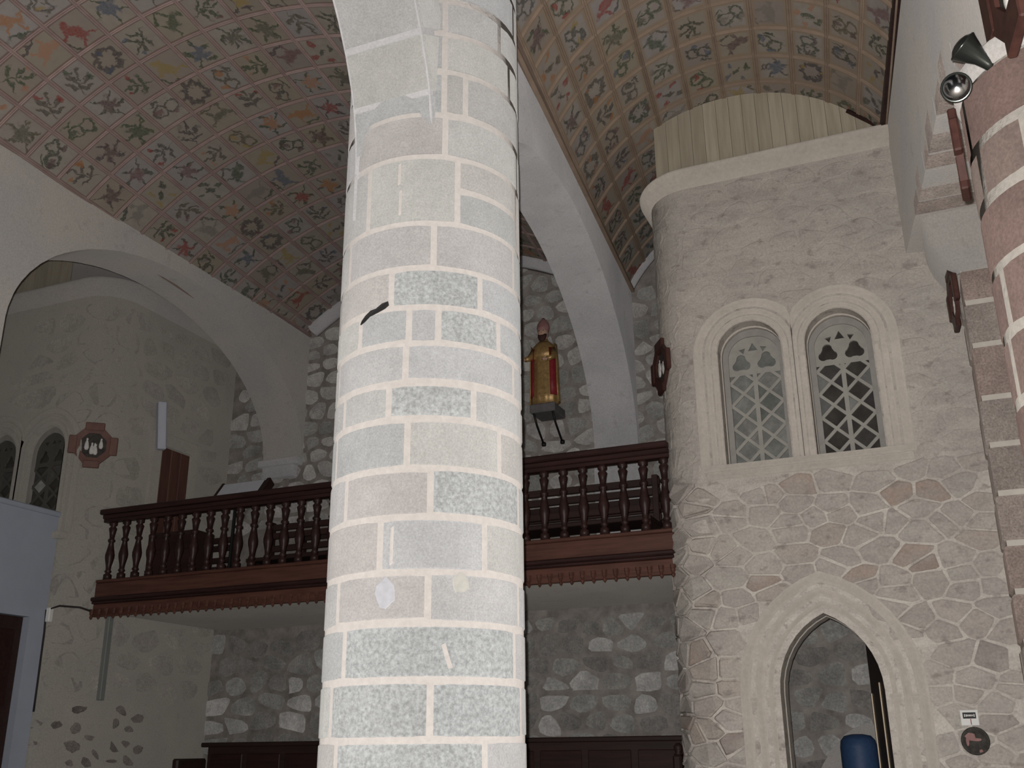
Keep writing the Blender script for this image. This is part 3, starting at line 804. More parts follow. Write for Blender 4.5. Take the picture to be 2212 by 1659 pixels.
# cornice
def cornice(path, x_end, yf, z0, z1, mat, parent):
    prof = [(.0, z0), (.03, z0 + .015), (.075, z0 + .05), (.105, z0 + .09), (.115, z1 - .04), (.10, z1), (-.25, z1 + .005)]
    pts = [(x_end, yf, 0, -1)] + []
    P2 = [(x_end, yf)] + path
    V = []
    for i, (x, y) in enumerate(P2):
        a = P2[max(i - 1, 0)]; b = P2[min(i + 1, len(P2) - 1)]
        tx, ty = b[0] - a[0], b[1] - a[1]; l = math.hypot(tx, ty); nx, ny = ty / l, -tx / l
        if ny > 0 or (abs(ny) < 1e-6 and nx * (P2[-1][0] - P2[0][0]) < 0): nx, ny = -nx, -ny
        V += [(x + nx * o, y + ny * o, z) for o, z in prof]
    return obj('cornice', V, grid_faces(len(P2), len(prof)), mat, parent, True)
cornice(pathR, .12, 8.8, 6.755, 6.93, M['carved'], twr)
cornice_joint = None
# mouldings
def roll(c, r, h=1.0, n=6): return [(c - r * cos(PI * k / n), r * h * sin(PI * k / n) - .004) for k in range(n + 1)]
PW = [(-.004, -.16), (0, -.13), (.006, -.02)] + roll(.034, .024) + [(.060, -.050), (.066, -.050)] + roll(.094, .027) + [(.123, -.052), (.130, -.052), (.138, -.004)] + roll(.182, .042, .95) + [(.228, -.03)]
moulding('window_archivolt', PW, OPEN_R[0], fs, M['carved'], twr, (-3, -.987))
moulding('window_archivolt', PW, OPEN_R[1], fs, M['carved'], twr, (-.985, 2))
PD = [(-.004, -.22), (0, -.19), (.010, -.06), (.03, -.035)] + [(a, b - .02) for a, b in roll(.072, .032)] + [(.107, -.085), (.114, -.085), (.126, -.03)] + [(a, b - .008) for a, b in roll(.165, .036)] + [(.204, -.070), (.212, -.070), (.228, -.012)] + roll(.278, .046, .9) + [(.328, -.03)]
moulding('door_archivolt', PD, (-1.38, -.58, 2.02, 2.63, 0.0), fs, M['carved'], twr)
# little capitals on the jambs
def cap(x0, x1, z, d0, parent):
    MB().box(x0, x1, 8.8 - d0 - .012, 8.8, z, z + .028, .005).box(x0 + .008, x1 - .008, 8.8 - d0, 8.8, z - .05, z, .004).build('jamb_capital', M['carved'], parent)
for x0, x1 in ((-1.84, -1.77), (-1.735, -1.675), (-1.075, -1.02), (-.95, -.895), (-.315, -.255), (-.22, -.13)): cap(x0, x1, 4.86, .016, twr)
for x0, x1 in ((-1.66, -1.56), (-1.50, -1.41), (-.55, -.46), (-.40, -.30)): cap(x0, x1, 1.96, .010, twr)
sl = MB().box(-1.86, -.09, 8.70, 8.86, 3.875, 3.93, .012).box(-1.83, -.12, 8.735, 8.86, 3.82, 3.875, .01); sl.build('window_sill', M['carved'], twr)

# leaded windows --------------------------------------------------------------------
def clip_convex(poly, conv):
    n = len(conv)
    for i in range(n):
        (x1, z1), (x2, z2) = conv[i], conv[(i + 1) % n]
        nx, nz = (z2 - z1), -(x2 - x1)
        poly = clip_half(poly, nx, nz, nx * x1 + nz * z1)
        if len(poly) < 3: return []
    return poly
def window(name, label, op, y, milky, frame_mat, lead=None):
    lead = lead or M['lead']
    x0, x1, zs, za, z0 = op; w = empty(name, ((x0 + x1) / 2, y, z0), label, 'window', kind='structure')
    L = lambda x, z, d: (x - (x0 + x1) / 2, d, z - z0)
    inner = parch(x0 + .055, x1 - .055, zs, za - .075, z0 + .05)
    outerp = parch(x0 + .004, x1 - .004, zs, za - .004, z0 + .002)
    n = len(inner); m = MB()
    V = [L(*p, -.02) for p in outerp] + [L(*p, -.02) for p in inner] + [L(*p, .05) for p in inner]
    F = [(i, (i + 1) % n, n + (i + 1) % n, n + i) for i in range(n)] + [(n + i, n + (i + 1) % n, 2 * n + (i + 1) % n, 2 * n + i) for i in range(n)]
    obj('window_frame', V, F, frame_mat, w)
    conv = inner[::-1]
    # make sure of clockwise orientation for clip_convex
    ar = sum(conv[i][0] * conv[(i + 1) % n][1] - conv[(i + 1) % n][0] * conv[i][1] for i in range(n))
    if ar < 0: conv = conv[::-1]
    xc = (x0 + x1) / 2; iw = (x1 - x0) / 2 - .055; ph = .215; zt = zs - .16
    rr = random.Random(int(abs(x0) * 1000))
    mats = (M['pane_milky'], M['pane_milky']) if milky else (M['pane_mix'], M['pane_dark'])
    g_ = .012
    for side in (-1, 1):
        a0, a1 = (xc - iw, xc) if side < 0 else (xc, xc + iw); ac = (a0 + a1) / 2; hw = (a1 - a0) / 2
        k = -1
        z = z0 - .03
        while z < zt + ph:
            # half step lattice: full diamonds and half diamonds
            for cx, cz in ((ac, z), (a0, z + ph / 2), (a1, z + ph / 2)):
                d = [(cx - hw + g_ * 1.2, cz), (cx, cz - ph / 2 + g_), (cx + hw - g_ * 1.2, cz), (cx, cz + ph / 2 - g_)]
                lim = [(a0 + (.012 if side > 0 else 0), z0 + .05), (a1 - (.012 if side < 0 else 0), z0 + .05), (a1 - (.012 if side < 0 else 0), zt), (a0 + (.012 if side > 0 else 0), zt)]
                p = clip_convex(clip_convex(d, lim), conv)
                if len(p) < 3: continue
                q = len(p)
                obj('pane', [L(a, b, .012) for a, b in p], [tuple(range(q))], rr.choice(mats), w)
            z += ph
        # lattice bars
        z = z0 - .03 - ph
        while z < zt + ph:
            for sgn in (-1, 1):
                b = [(a0, z - .019), (a1, z + ph - .019), (a1, z + ph + .019), (a0, z + .019)]
                if sgn < 0: b = [(a0, z + ph - .019), (a1, z - .019), (a1, z + .019), (a0, z + ph + .019)]
                lim = [(a0, z0 + .04), (a1, z0 + .04), (a1, zt), (a0, zt)]
                p = clip_convex(clip_convex(b, lim), conv)
                if len(p) < 3: continue
                MB().prism(p, lambda a, c, d: L(a, c, d), -.007 + .002 * sgn, .010).build('glazing_bar', lead, w)
            z += ph
    MB().prism([(xc - .019, z0 + .04), (xc + .019, z0 + .04), (xc + .019, zt + .02), (xc - .019, zt + .02)], L, -.012, .012).build('mullion', lead, w)
    # tracery head with two trefoils and small openings, over a dark pane
    head = clip_convex([(x0, zt), (x1, zt), (x1, za), (x0, za)], conv)
    def trefoil(cx, cz, r):
        pts = []
        for lobe, a in enumerate((-30, 90, 210)):
            lx, lz = cx + r * .55 * cos(rad(a)), cz + r * .55 * sin(rad(a))
            for k in range(7):
                t = rad(a - 95 + 190 * k / 6); pts.append((lx + r * .5 * cos(t), lz + r * .5 * sin(t)))
        return pts
    def tri(cx, cz, s, rot): return [(cx + s * cos(rad(rot + 120 * k)), cz + s * sin(rad(rot + 120 * k))) for k in range(3)]
    holes = [trefoil(xc - .115, zt + .115, .085), trefoil(xc + .115, zt + .115, .085), tri(xc, za - .185, .05, 90), tri(xc - .095, za - .20, .034, 40), tri(xc + .095, za - .20, .034, 140)]
    holes = [h for h in holes if all(inside(head, *p) for p in h)]
    loops = [[Vector((a, b, 0)) for a, b in head]] + [[Vector((a, b, 0)) for a, b in h] for h in holes]
    flat = [p for l in loops for p in l]
    m = MB(); m.add([L(p.x, p.y, -.004) for p in flat], [tuple(t) for t in tessellate_polygon(loops)])
    for h in holes:
        q = len(h); m.add([L(a, b, -.004) for a, b in h] + [L(a, b, .02) for a, b in h], [(i, (i + 1) % q, q + (i + 1) % q, q + i) for i in range(q)])
    m.build('tracery', lead, w)
    obj('pane', [L(a, b, .022) for a, b in head], [tuple(range(len(head)))], M['pane_milky'] if milky else M['pane_dark'], w)
    return w
window('window_1', 'milky pale lattice window, left one of the twin windows in the right tower', OPEN_R[0], 9.02, True, M['dim_frame'])
window('window_2', 'dark lattice window with trefoil tracery, right one of the twin windows in the right tower', OPEN_R[1], 9.02, False, M['dim_frame'])

# plank screen above the tower
scr = empty('plank_screen', (-1.05, 8.93, 6.92), 'screen of pale vertical planks filling the vault above the right tower', 'screen')
NP = 17; X0, X1 = -2.15, .05
for k in range(NP):
    a, b = X0 + (X1 - X0) * k / NP + .0015, X0 + (X1 - X0) * (k + 1) / NP - .0015
    zt_ = lambda x: 6.11 + math.sqrt(max(.01, 1.655 ** 2 - (x + 1.415) ** 2))
    top = [(a + (b - a) * t / 2, zt_(a + (b - a) * t / 2)) for t in range(3)]
    poly = [(a, 6.90), (b, 6.90)] + top[::-1]
    MB().prism(poly, lambda p, q, d: (p + 1.05, d - random.uniform(0, .004), q - 6.92), 0, .025).build('plank', M['plank'], scr)
V = [(X0 + 1.05 + .01, 0.03, -.02), (X0 + 1.05 + .01, 2.2, -.02), (X0 + 1.05 - .25, 2.2, .55), (X0 + 1.05 + .01, .03, .68)]
obj('side_board', V, [(0, 1, 2, 3)], M['plank'], scr)
br = MB(); br.tube([(1.10 - .32, -.03, .36), (1.10, -.03, .06)], .022, 4); br.build('edge_batten', M['gallery_wood'], scr)

# inside the doorway
dl = empty('door_leaf', (-.56, 9.26, 0), 'dark open door leaf with shiny edges just inside the pointed doorway', 'door')
m = MB(); m.box(-.02, .03, 0, .80, .02, 2.9, .006); lf = m.build('leaf', M['dark_wood'], dl)
MB().box(-.030, -.018, .770, .785, 1.2, 2.05, .002).build('edge_strip', M['brass'], lf)
MB().box(-.030, -.018, .36, .372, .6, 2.12, .002).build('edge_strip', M['brass'], lf)
dl.rotation_euler.z = rad(14.5)
rl = empty('blue_roll', (-.985, 10.5, 0), 'tall blue vinyl roll standing upright inside the pointed doorway', 'roll')
MB().lathe([(.15, 0), (.165, .02), (.165, 1.60), (.155, 1.66), (.12, 1.70), (.05, 1.715), (.01, 1.716)], 28).build('roll', M['blue'], rl, True)
MB().lathe([(.167, .5), (.169, .51), (.169, .54), (.167, .55)], 28).build('strap', M['cable'], rl, True)
sp = MB(); prof = [(-2.2, 0), (-.3, 0), (-.3, 1.80)] + [(-.95 - .5 * t, 1.80 - .42 * t * t - .10 * t) for t in (0, .15, .35, .6, .8, 1.0)] + [(-1.75, .9), (-2.2, .5)]
sp.prism(prof, lambda a, b, d: (a, d, b), 10.75, 11.15); o = sp.build('stair_spandrel', M['plaster']); tag(o, 'pale plastered curve of a stair behind the blue roll in the doorway', 'stair', kind='structure')

# left-hand tower
OPEN_L = [(-10.03, -9.44, 5.03, 5.36, 4.02), (-10.82, -10.23, 5.03, 5.36, 4.02)]
twl, fL, pathL = tower('stair_tower', 'rounded cream rendered stair tower in the left aisle behind the left arch', 8.75, -13.0, -9.45, .45, 1, YB, 7.0, OPEN_L, M['left_render'])
solidL = [parch(*o, off=.21) for o in OPEN_L]
def skipL(c):
    (x, z), p = c
    q = x + 9.45 - .7069
    if .35 < q < 1.45 and 3 < z < 5.6: return True      # side door
    return any(inside(h, x, z) for h in solidL)
cLs = [c for c in stone_cells(-10.2, -6.9, 2.2, 6.9, .44, .28, .42, .03, 41) if not skipL(c)]
lay_stones(twl, lambda s, z, d: fL(s, z, d), cLs, M['left_stone'], .003, .010, limit=140, seed=8)
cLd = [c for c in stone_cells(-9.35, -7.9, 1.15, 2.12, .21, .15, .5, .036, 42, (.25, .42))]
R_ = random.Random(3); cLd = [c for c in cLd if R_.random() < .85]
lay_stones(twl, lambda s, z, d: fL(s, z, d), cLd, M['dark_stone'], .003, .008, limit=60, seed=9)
cornice(pathL, -12.9, 8.75, 7.0, 7.22, M['plaster'], twl)
for k, o in enumerate(OPEN_L): moulding('window_archivolt', [(a, max(b, -.05)) for a, b in PW], o, lambda s, z, d: fL(s, z, d), M['left_render'], twl, (-10.129, -9) if k == 0 else (-12, -10.131))
MB().box(-10.9, -9.25, 8.66, 8.8, 3.94, 4.02, .012).build('window_sill', M['left_render'], twl)
window('window_3', 'dark window nearest the octagonal plaque, in the left tower', OPEN_L[0], 8.84, False, M['dim_frame'], M['dim_lead'])
window('window_4', 'dark window cut by the left edge of the picture, in the left tower', OPEN_L[1], 8.84, False, M['dim_frame'], M['dim_lead'])
# plank screen over the left tower
scl = empty('plank_screen', (-10.9, 8.95, 7.22), 'brownish plank screen above the left tower cornice behind the left arch', 'screen')
for k in range(12):
    a = -1.5 + k * .2
    MB().box(a + .003, a + .197, 0, .025, 0, .75).build('plank', M['plank'], scl)
MB().box(-1.5, -.02, -.06, 0, -.10, -.02, .01).build('ledge_batten', M['fascia_wood'], scl)

# door on the tower side, opening to the gallery
d1 = empty('door_1', (-8.99, 10.12, 3.35), 'reddish brown wooden door on the side of the left tower above the gallery rail', 'door', kind='structure')
for k in range(3): MB().box(-.02, .02, -.26 + k * .175, -.26 + (k + 1) * .175 - .008, 0, 1.94, .006).build('plank', M['door_wood'], d1)
MB().box(-.02, .035, -.44, -.27, 0, 2.06, .01).box(-.02, .035, .27, .40, 0, 2.06, .01).box(-.03, .045, -.45, .41, 1.955, 2.12, .01).build('door_frame', M['left_render'], d1)
sp = empty('column_speaker', (-8.87, 9.72, 5.2), 'slim pale column speaker on the left tower beside the reddish door', 'loudspeaker')
MB().box(-.05, .05, -.055, .055, 0, .62, .012).build('housing', M['speaker'], sp)
MB().box(.048, .056, -.04, .04, .03, .59, .003).build('grille', M['speaker'], sp)
MB().box(-.14, -.05, -.02, .02, .28, .34).build('bracket', M['iron'], sp)
sp.rotation_euler = (rad(5), 0, rad(-30))

# ------------------------------------------------------------------ vestibule box at the left edge
vb = MB()
xb = -9.36
vb.box(-12.9, xb, 8.52, 8.74, 0, 4.23).box(-12.9, xb, 5.0, 7.3, 0, 4.23).box(-12.9, xb, 7.3, 8.52, 3.04, 4.23)
vbo = vb.build('vestibule', M['blue_white']); tag(vbo, 'white vestibule box coloured as in bluish daylight, with a dark doorway at the left edge', 'vestibule')
MB().box(-12.9, xb + .03, 5.0, 8.745, 4.19, 4.25, .012).build('top_trim', M['blue_white'], vbo)
MB().box(xb - .14, xb - .09, 7.3, 8.52, 0, 3.04, .006).build('door_panel', M['dark_wood'], vbo)
for y0_, y1_, z0_, z1_ in ((7.4, 7.85, 2.1, 2.9), (7.95, 8.42, 2.1, 2.9), (7.4, 7.85, .3, 1.95), (7.95, 8.42, .3, 1.95)):
    MB().box(xb - .092, xb - .075, y0_, y1_, z0_, z1_, .006).build('door_moulding', M['gallery_wood'], vbo)
cbm = MB(); cbm.tube([(-8.92, 8.98, 3.12), (-9.0, 8.86, 3.16), (-9.16, 8.72, 3.17), (-9.325, 8.70, 3.13), (-9.33, 8.72, 2.9), (-9.33, 8.725, 2.3), (-9.335, 8.73, 2.05)], .011, 6); o = cbm.build('cable', M['cable'], None, True); tag(o, 'dark cable running from the gallery to the vestibule and down its edge', 'cable')
o = MB().box(-9.32, -9.26, 8.69, 8.75, 3.0, 3.16, .01).build('junction_box', M['white']); tag(o, 'small white junction box on the vestibule edge below the gallery', 'box')
# cable duct below the gallery
q = lambda z: fL(-9.45 + .62, z, .03)
o = MB().box(-.035, .035, -.03, .03, 2.18, 3.11, .006).build('cable_duct', M['grey_pvc']); o.location = (-8.968, 9.30, 0); o.rotation_euler.z = rad(90); tag(o, 'grey vertical cable duct on the left tower below the end of the gallery', 'duct')

# ------------------------------------------------------------------ gallery
YG = 9.0; GX0, GX1 = -8.90, -2.22
gal = empty('gallery', (-5.5, YG, 3.04), 'dark red wooden choir gallery with turned balusters spanning the back of the nave', 'gallery')
def gb(name, m, mat): return m.build(name, mat, gal)
ox, oz = 5.5, -3.04
def gbox(m, x0, x1, y0, y1, z0, z1, b=.006): return m.box(x0 + ox, x1 + ox, y0, y1, z0 + oz, z1 + oz, b)
m = MB(); gbox(m, GX0 - .06, GX1, -.07, .09, 4.225, 4.285, .012); gbox(m, GX0 - .03, GX1, -.045, .07, 4.175, 4.225, .01); gbox(m, GX0 - .02, GX1, -.03, .05, 4.135, 4.175, .006); gb('handrail', m, M['gallery_wood'])
m = MB(); gbox(m, GX0 - .03, GX1, -.03, .06, 3.44, 3.475, .008); gbox(m, GX0 - .04, GX1, -.01, .05, 3.28, 3.44); gb('upper_fascia', m, M['fascia_wood'])
m = MB(); gbox(m, GX0 - .06, GX1, -.05, .05, 3.235, 3.28, .012); gbox(m, GX0 - .05, GX1, -.035, .05, 3.205, 3.235, .008); gb('moulding', m, M['gallery_wood'])
m = MB(); gbox(m, GX0 - .05, GX1, .0, .05, 3.065, 3.205); gb('lower_fascia', m, M['fascia_wood'])
m = MB(); gbox(m, GX0 + .02, GX1 - .05, .05, 2.19, 3.12, 3.22, .0); gb('floor_deck', m, M['deck'])
pf = [(.046, 0), (.046, .055), (.024, .07), (.040, .09), (.027, .115), (.032, .16), (.050, .24), (.052, .28), (.036, .36), (.026, .42), (.041, .435), (.041, .455), (.026, .47), (.034, .53), (.046, .585), (.026, .61), (.046, .625), (.046, .66)]
bal0 = MB().lathe(pf, 8).build('baluster', M['gallery_wood'], gal, True)
nb_ = 34
for k in range(nb_):
    x = GX0 + .10 + (GX1 - GX0 - .16) * k / (nb_ - 1)
    b_ = bal0 if k == 0 else link_copy(bal0)
    b_.parent = gal; b_.location = (x + ox, .01, 3.475 + oz)
pf = [(.004, -.095), (.016, -.08), (.020, -.065), (.012, -.05), (.022, -.035), (.022, -.012), (.026, -.01), (.026, .02)]
pen0 = MB().lathe(pf, 6).build('pendant', M['fascia_wood'], gal)
npn = 64
for k in range(npn):
    x = GX0 - .03 + (GX1 - GX0 + .01) * k / (npn - 1)
    p_ = pen0 if k == 0 else link_copy(pen0)
    p_.parent = gal; p_.location = (x + ox, -.028, 3.125 + oz)

# things standing on the gallery
ms = empty('music_stand', (-7.62, 9.62, 3.22), 'dark music stand holding open white sheets behind the gallery rail', 'music stand')
dk = MB().box(-.31, .31, -.012, .012, 0, .34, .004).build('desk', M['dark_wood'], ms)
sb = MB().box(-.345, -.31, -.02, .05, -.02, .37, .004).build('side_bracket', M['dark_wood'], ms)
sb2 = MB().box(.31, .36, -.02, .09, -.02, .37, .004).build('side_bracket', M['dark_wood'], ms)
for o in (dk, sb, sb2): o.location = (0, 0, 1.17); o.rotation_euler.x = rad(-38)
MB().tube([(0, .02, .02), (0, .06, 1.16)], .018, 8).build('pole', M['iron'], ms)
MB().tube([(-.22, 0, .015), (.22, 0, .015)], .015, 6).tube([(0, -.2, .015), (0, .22, .015)], .015, 6).build('foot', M['iron'], ms)
sh = MB().box(-.29, -.004, -.024, -.016, .02, .33).box(.004, .29, -.024, -.016, .02, .33).build('music_sheets', M['paper']); sh.location = (-7.62, 9.62, 4.39); sh.rotation_euler.x = rad(-38)
tag(sh, 'open white music sheets resting on the gallery music stand', 'sheets')
def bench(x0, x1, y, label, back=.92):
    L_ = x1 - x0; b = empty('choir_bench', ((x0 + x1) / 2, y, 3.22), label, 'bench', 'choir benches on the gallery')
    MB().box(-L_ / 2, L_ / 2, -.22, .18, .42, .46, .006).build('seat', M['dark_wood'], b)
    for z in (.27, .36, .52, .63, .78, .88): MB().box(-L_ / 2, L_ / 2, .17, .20, z - .035, z + .035, .005).build('back_slat', M['dark_wood'], b)
    for x in (-L_ / 2 + .04, L_ / 2 - .04):
        MB().box(x - .03, x + .03, -.2, .2, 0, .42, .005).build('leg', M['dark_wood'], b)
        MB().box(x - .03, x + .03, .14, .22, .42, .94, .005).build('back_post', M['dark_wood'], b)
bench(-8.6, -8.0, 10.1, 'short dark bench on the gallery next to the tower door, left of the music stand')
bench(-7.3, -5.3, 9.75, 'long dark bench on the gallery behind the balusters left of the column')
bench(-4.9, -2.5, 9.5, 'front dark slatted bench on the gallery, nearest the balusters right of the column')
bench(-4.9, -2.5, 10.3, 'rear dark slatted bench on the gallery against the back wall, right of the column')
bench(-7.3, -5.0, 10.4, 'rear dark slatted bench on the gallery against the back wall, left of the column')
cabt = empty('organ_case', (-8.2, 9.5, 3.22), 'low dark wooden cabinet on the gallery behind the first balusters', 'cabinet')
MB().box(-.38, .30, -.15, .2, .0, .82, .01).build('body', M['dark_wood'], cabt)
for x in (-.36, -.03): MB().box(x, x + .30, -.165, -.148, .06, .76, .006).build('door', M['gallery_wood'], cabt)

# ------------------------------------------------------------------ choir stall along the back wall under the gallery
st = empty('choir_stall', (-5.85, 11.0, 0), 'long dark brown wooden stall with a tall back along the wall under the gallery', 'stall')
m = MB(); m.box(-3.0, 3.12, .10, .19, .05, 1.68); m.build('back', M['dark_wood'], st)
m = MB(); m.box(-3.06, 3.14, .02, .19, 1.68, 1.735, .012); m.build('top_rail', M['dark_wood'], st)
for k in range(11): MB().box(-2.95 + k * .553, -2.95 + k * .553 + .48, .085, .102, .9, 1.6, .008).build('back_panel', M['gallery_wood'], st)
MB().box(-3.0, 3.12, -.36, .12, .42, .47, .01).build('seat', M['dark_wood'], st)
for x in (-3.15, 3.07): MB().box(x, x + .09, -.38, .17, 0, 1.55, .02).build('end_panel', M['dark_wood'], st)
MB().lathe([(.05, 1.55), (.03, 1.57), (.045, 1.6), (.045, 1.63), (.02, 1.66)], 10, (3.115, -.3, 0)).build('finial', M['dark_wood'], st, True)
o = MB().tube([(-2.42, 11.17, 3.0), (-2.38, 11.05, 3.02), (-2.36, 10.98, 2.95), (-2.38, 11.0, 2.86)], .02, 6).build('iron_hook', M['iron'], None, True); tag(o, 'dark iron hook on the back wall below the right end of the gallery', 'hook')

# ------------------------------------------------------------------ octagonal stations
def plaque(loc, nrm_deg, label, size=.27, tilt=0.0, sd=1, fm='frame_dark'):
    """octagonal plaque, local x = right, y = outward, z = up."""
    e = empty('octagonal_plaque', loc, label, 'plaque', 'octagonal plaques around the church'); e.rotation_euler = (rad(tilt), 0, rad(nrm_deg))
    s = size; oc = [(s * .88 * cos(rad(22.5 + 45 * k)), s * .88 * sin(rad(22.5 + 45 * k))) for k in range(8)]
    ic = [(s * .58 * cos(rad(22.5 + 45 * k)), s * .58 * sin(rad(22.5 + 45 * k))) for k in range(8)]
    f = lambda a, b, d: (a, -d, b)
    m = MB(); V = [f(*p, .01) for p in oc] + [f(*p, .045) for p in oc] + [f(*p, .035) for p in ic] + [f(*p, .012) for p in ic]
    F = []
    for r in range(3):
        for i in range(8): F.append((r * 8 + i, r * 8 + (i + 1) % 8, (r + 1) * 8 + (i + 1) % 8, (r + 1) * 8 + i))
    F.append(tuple(range(8)))
    m.add(V, F); m.build('frame', M[fm], e)
    for cx, cz, w_, h_ in ((0, .84, .40, .18), (0, -.84, .34, .16), (.84, 0, .17, .40), (-.84, 0, .17, .40)):
        MB().box((cx - w_) * s, (cx + w_) * s, -.05, -.008, (cz - h_) * s, (cz + h_) * s, .008).build('lug', M[fm], e)
    obj('picture', [f(*p, .014) for p in ic], [tuple(range(8))], M['relief_dark'], e)
    R = random.Random(sd)
    for k in range(6):
        x, z = R.uniform(-.32, .32) * s, R.uniform(-.3, .12) * s; h = R.uniform(.14, .30) * s
        mm = MB(); mm.lathe([(.25 * h, -h), (.42 * h, -.6 * h), (.34 * h, .1 * h), (.2 * h, .5 * h), (.12 * h, .62 * h), (.2 * h, .8 * h), (.16 * h, .98 * h), (.02 * h, 1.08 * h)], 8, (x, -.022, z), 1, .4)
        mm.build('relief_figure', M['relief_white'], e, True)
    return e
plaque((-9.135, 8.88, 5.06), 40, 'octagonal reddish plaque with white relief figures on the left tower corner', .27, 4, 2, 'frame_red')
plaque((-2.23, 9.05, 5.04), -58, 'dark octagonal plaque seen obliquely on the left corner of the right tower', .26, 0, 3)
plaque((.375, 8.42, 5.02), -85, 'octagonal plaque seen edge-on at the pilaster right of the twin windows', .27, 0, 4)
plaque((.368, 4.92, 4.345), -94, 'octagonal plaque almost edge-on at the far left side of the reddish pier', .22, 0, 5)
plaque((.618, 4.15, 4.85), -83, 'large dark octagonal plaque cut by the top right corner of the picture', .44, 0, 6)

# ------------------------------------------------------------------ bishop statue
stt = empty('bishop_statue', (-4.165, 10.93, 5.44), 'gilded bishop statue with mitre and gold and red robe on the back wall', 'statue')
def loops(sections, n=20, fold=0.0, nf=9, sd=0):
    m = MB(); V = []
    for (z, rx, ry, cx, cy, fo) in sections:
        for k in range(n):
            a = 2 * PI * k / n; q = 1 + fo * cos(nf * a + sd)
            V.append((cx + rx * q * cos(a), cy + ry * q * sin(a), z))
    m.add(V, grid_faces(len(sections), n, True) + [tuple(range(n))[::-1], tuple((len(sections) - 1) * n + k for k in range(n))]); return m
loops([(0, .165, .11, 0, 0, .06), (.12, .16, .105, 0, 0, .07), (.35, .145, .10, 0, 0, .06), (.55, .135, .095, 0, 0, .04), (.70, .13, .09, 0, 0, .02), (.80, .115, .08, 0, 0, .0), (.86, .06, .05, 0, 0, 0), (.90, .045, .045, 0, -.01, 0)], 36, nf=10).build('robe', M['gold'], stt, True)
# cope: open-fronted shell, red inside
def cope(mat, rx, ry, name, a0, a1, z0, z1):
    V = []; n = 14
    for z, k in ((z0, 1.08), ((z0 * 2 + z1) / 3, 1.03), ((z0 + z1 * 2) / 3, 1.02), (z1, .93)):
        for i in range(n):
            a = rad(a0 + (a1 - a0) * i / (n - 1)); V.append((rx * k * cos(a), ry * k * sin(a), z))
    o = obj(name, V, grid_faces(4, n), mat, stt, True)
    md = o.modifiers.new('solid', 'SOLIDIFY'); md.thickness = .012
cope(M['red_paint'], .170, .125, 'cope_lining', -52, 232, .10, .74)
cope(M['gold'], .178, .135, 'cope', -18, 198, .02, .80)
loops([(.60, .176, .115, 0, .0, 0), (.70, .165, .112, 0, 0, 0), (.79, .135, .095, 0, 0, 0), (.85, .075, .06, 0, 0, 0)], 24).build('shoulder_cape', M['gold'], stt, True)
loops([(.86, .04, .04, 0, -.01, 0), (.89, .05, .052, 0, -.015, 0), (.93, .062, .066, 0, -.02, 0), (.98, .066, .07, 0, -.02, 0), (1.02, .06, .064, 0, -.015, 0)], 18).build('head', M['skin_paint'], stt, True)
loops([(.845, .02, .02, 0, -.06, 0), (.87, .045, .03, 0, -.06, 0), (.91, .058, .035, 0, -.055, 0), (.94, .06, .03, 0, -.05, 0)], 14, fold=.1).build('beard', M['beard'], stt, True)
MB().box(-.008, .008, -.105, -.08, .945, .985, .004).build('nose', M['skin_paint'], stt)
for sx_ in (-.026, .026): MB().lathe([(.003, -.005), (.008, 0), (.003, .005)], 8, (sx_, -.086, .985)).build('eye', M['beard'], stt, True)
loops([(1.0, .072, .074, 0, -.015, 0), (1.05, .082, .07, 0, -.012, 0), (1.10, .074, .05, 0, -.01, 0), (1.15, .046, .03, 0, -.005, 0), (1.19, .012, .012, 0, 0, 0)], 18).build('mitre', M['mitre'], stt, True)
MB().tube([(-.12, -.03, .72), (-.155, -.09, .62), (-.185, -.15, .585)], [.045, .038, .03], 10).build('right_arm', M['gold'], stt, True)
hd = MB().tube([(-.185, -.15, .585), (-.205, -.18, .582)], [.02, .017], 8)
for k, (dx, ln) in enumerate(((-.012, .035), (-.004, .042), (.004, .04), (.012, .032))): hd.tube([(-.205 + dx, -.18, .583), (-.214 + dx, -.18 - ln * .6, .583), (-.216 + dx, -.18 - ln, .573)], [.0055, .005, .004], 6)
hd.tube([(-.195, -.165, .595), (-.19, -.19, .607), (-.192, -.205, .604)], [.006, .005, .004], 6)
hd.build('right_hand', M['skin_paint'], stt, True)
MB().tube([(.12, -.03, .72), (.15, -.09, .60), (.09, -.14, .56)], [.045, .038, .03], 10).build('left_arm', M['gold'], stt, True)
hd = MB().tube([(.09, -.14, .56), (.065, -.15, .56)], [.02, .017], 8)
for k, (dz, ln) in enumerate(((.012, .034), (.004, .04), (-.004, .038), (-.012, .03))): hd.tube([(.065, -.15, .56 + dz), (.045, -.158, .56 + dz), (.065 - ln, -.145, .56 + dz)], [.0055, .005, .004], 6)
hd.tube([(.08, -.15, .575), (.06, -.16, .583), (.05, -.157, .58)], [.006, .005, .004], 6); hd.build('left_hand', M['skin_paint'], stt, True)
stt.location.z = 5.50; stt.scale.z = .95
bk = empty('statue_bracket', (-4.165, 10.93, 5.385), 'grey stone bracket on two iron struts under the bishop statue', 'bracket')
MB().box(-.16, .16, -.11, .27, .0, .11, .012).build('shelf', M['bracket_grey'], bk)
for x in (-.12, .12): MB().tube([(x, -.08, .01), (x, .02, -.12), (x, .24, -.30)], .014, 8).lathe([(.02, -.32), (.03, -.31), (.03, -.28), (.02, -.27)], 8, (x, .24, 0)).build('strut', M['iron'], bk, True)

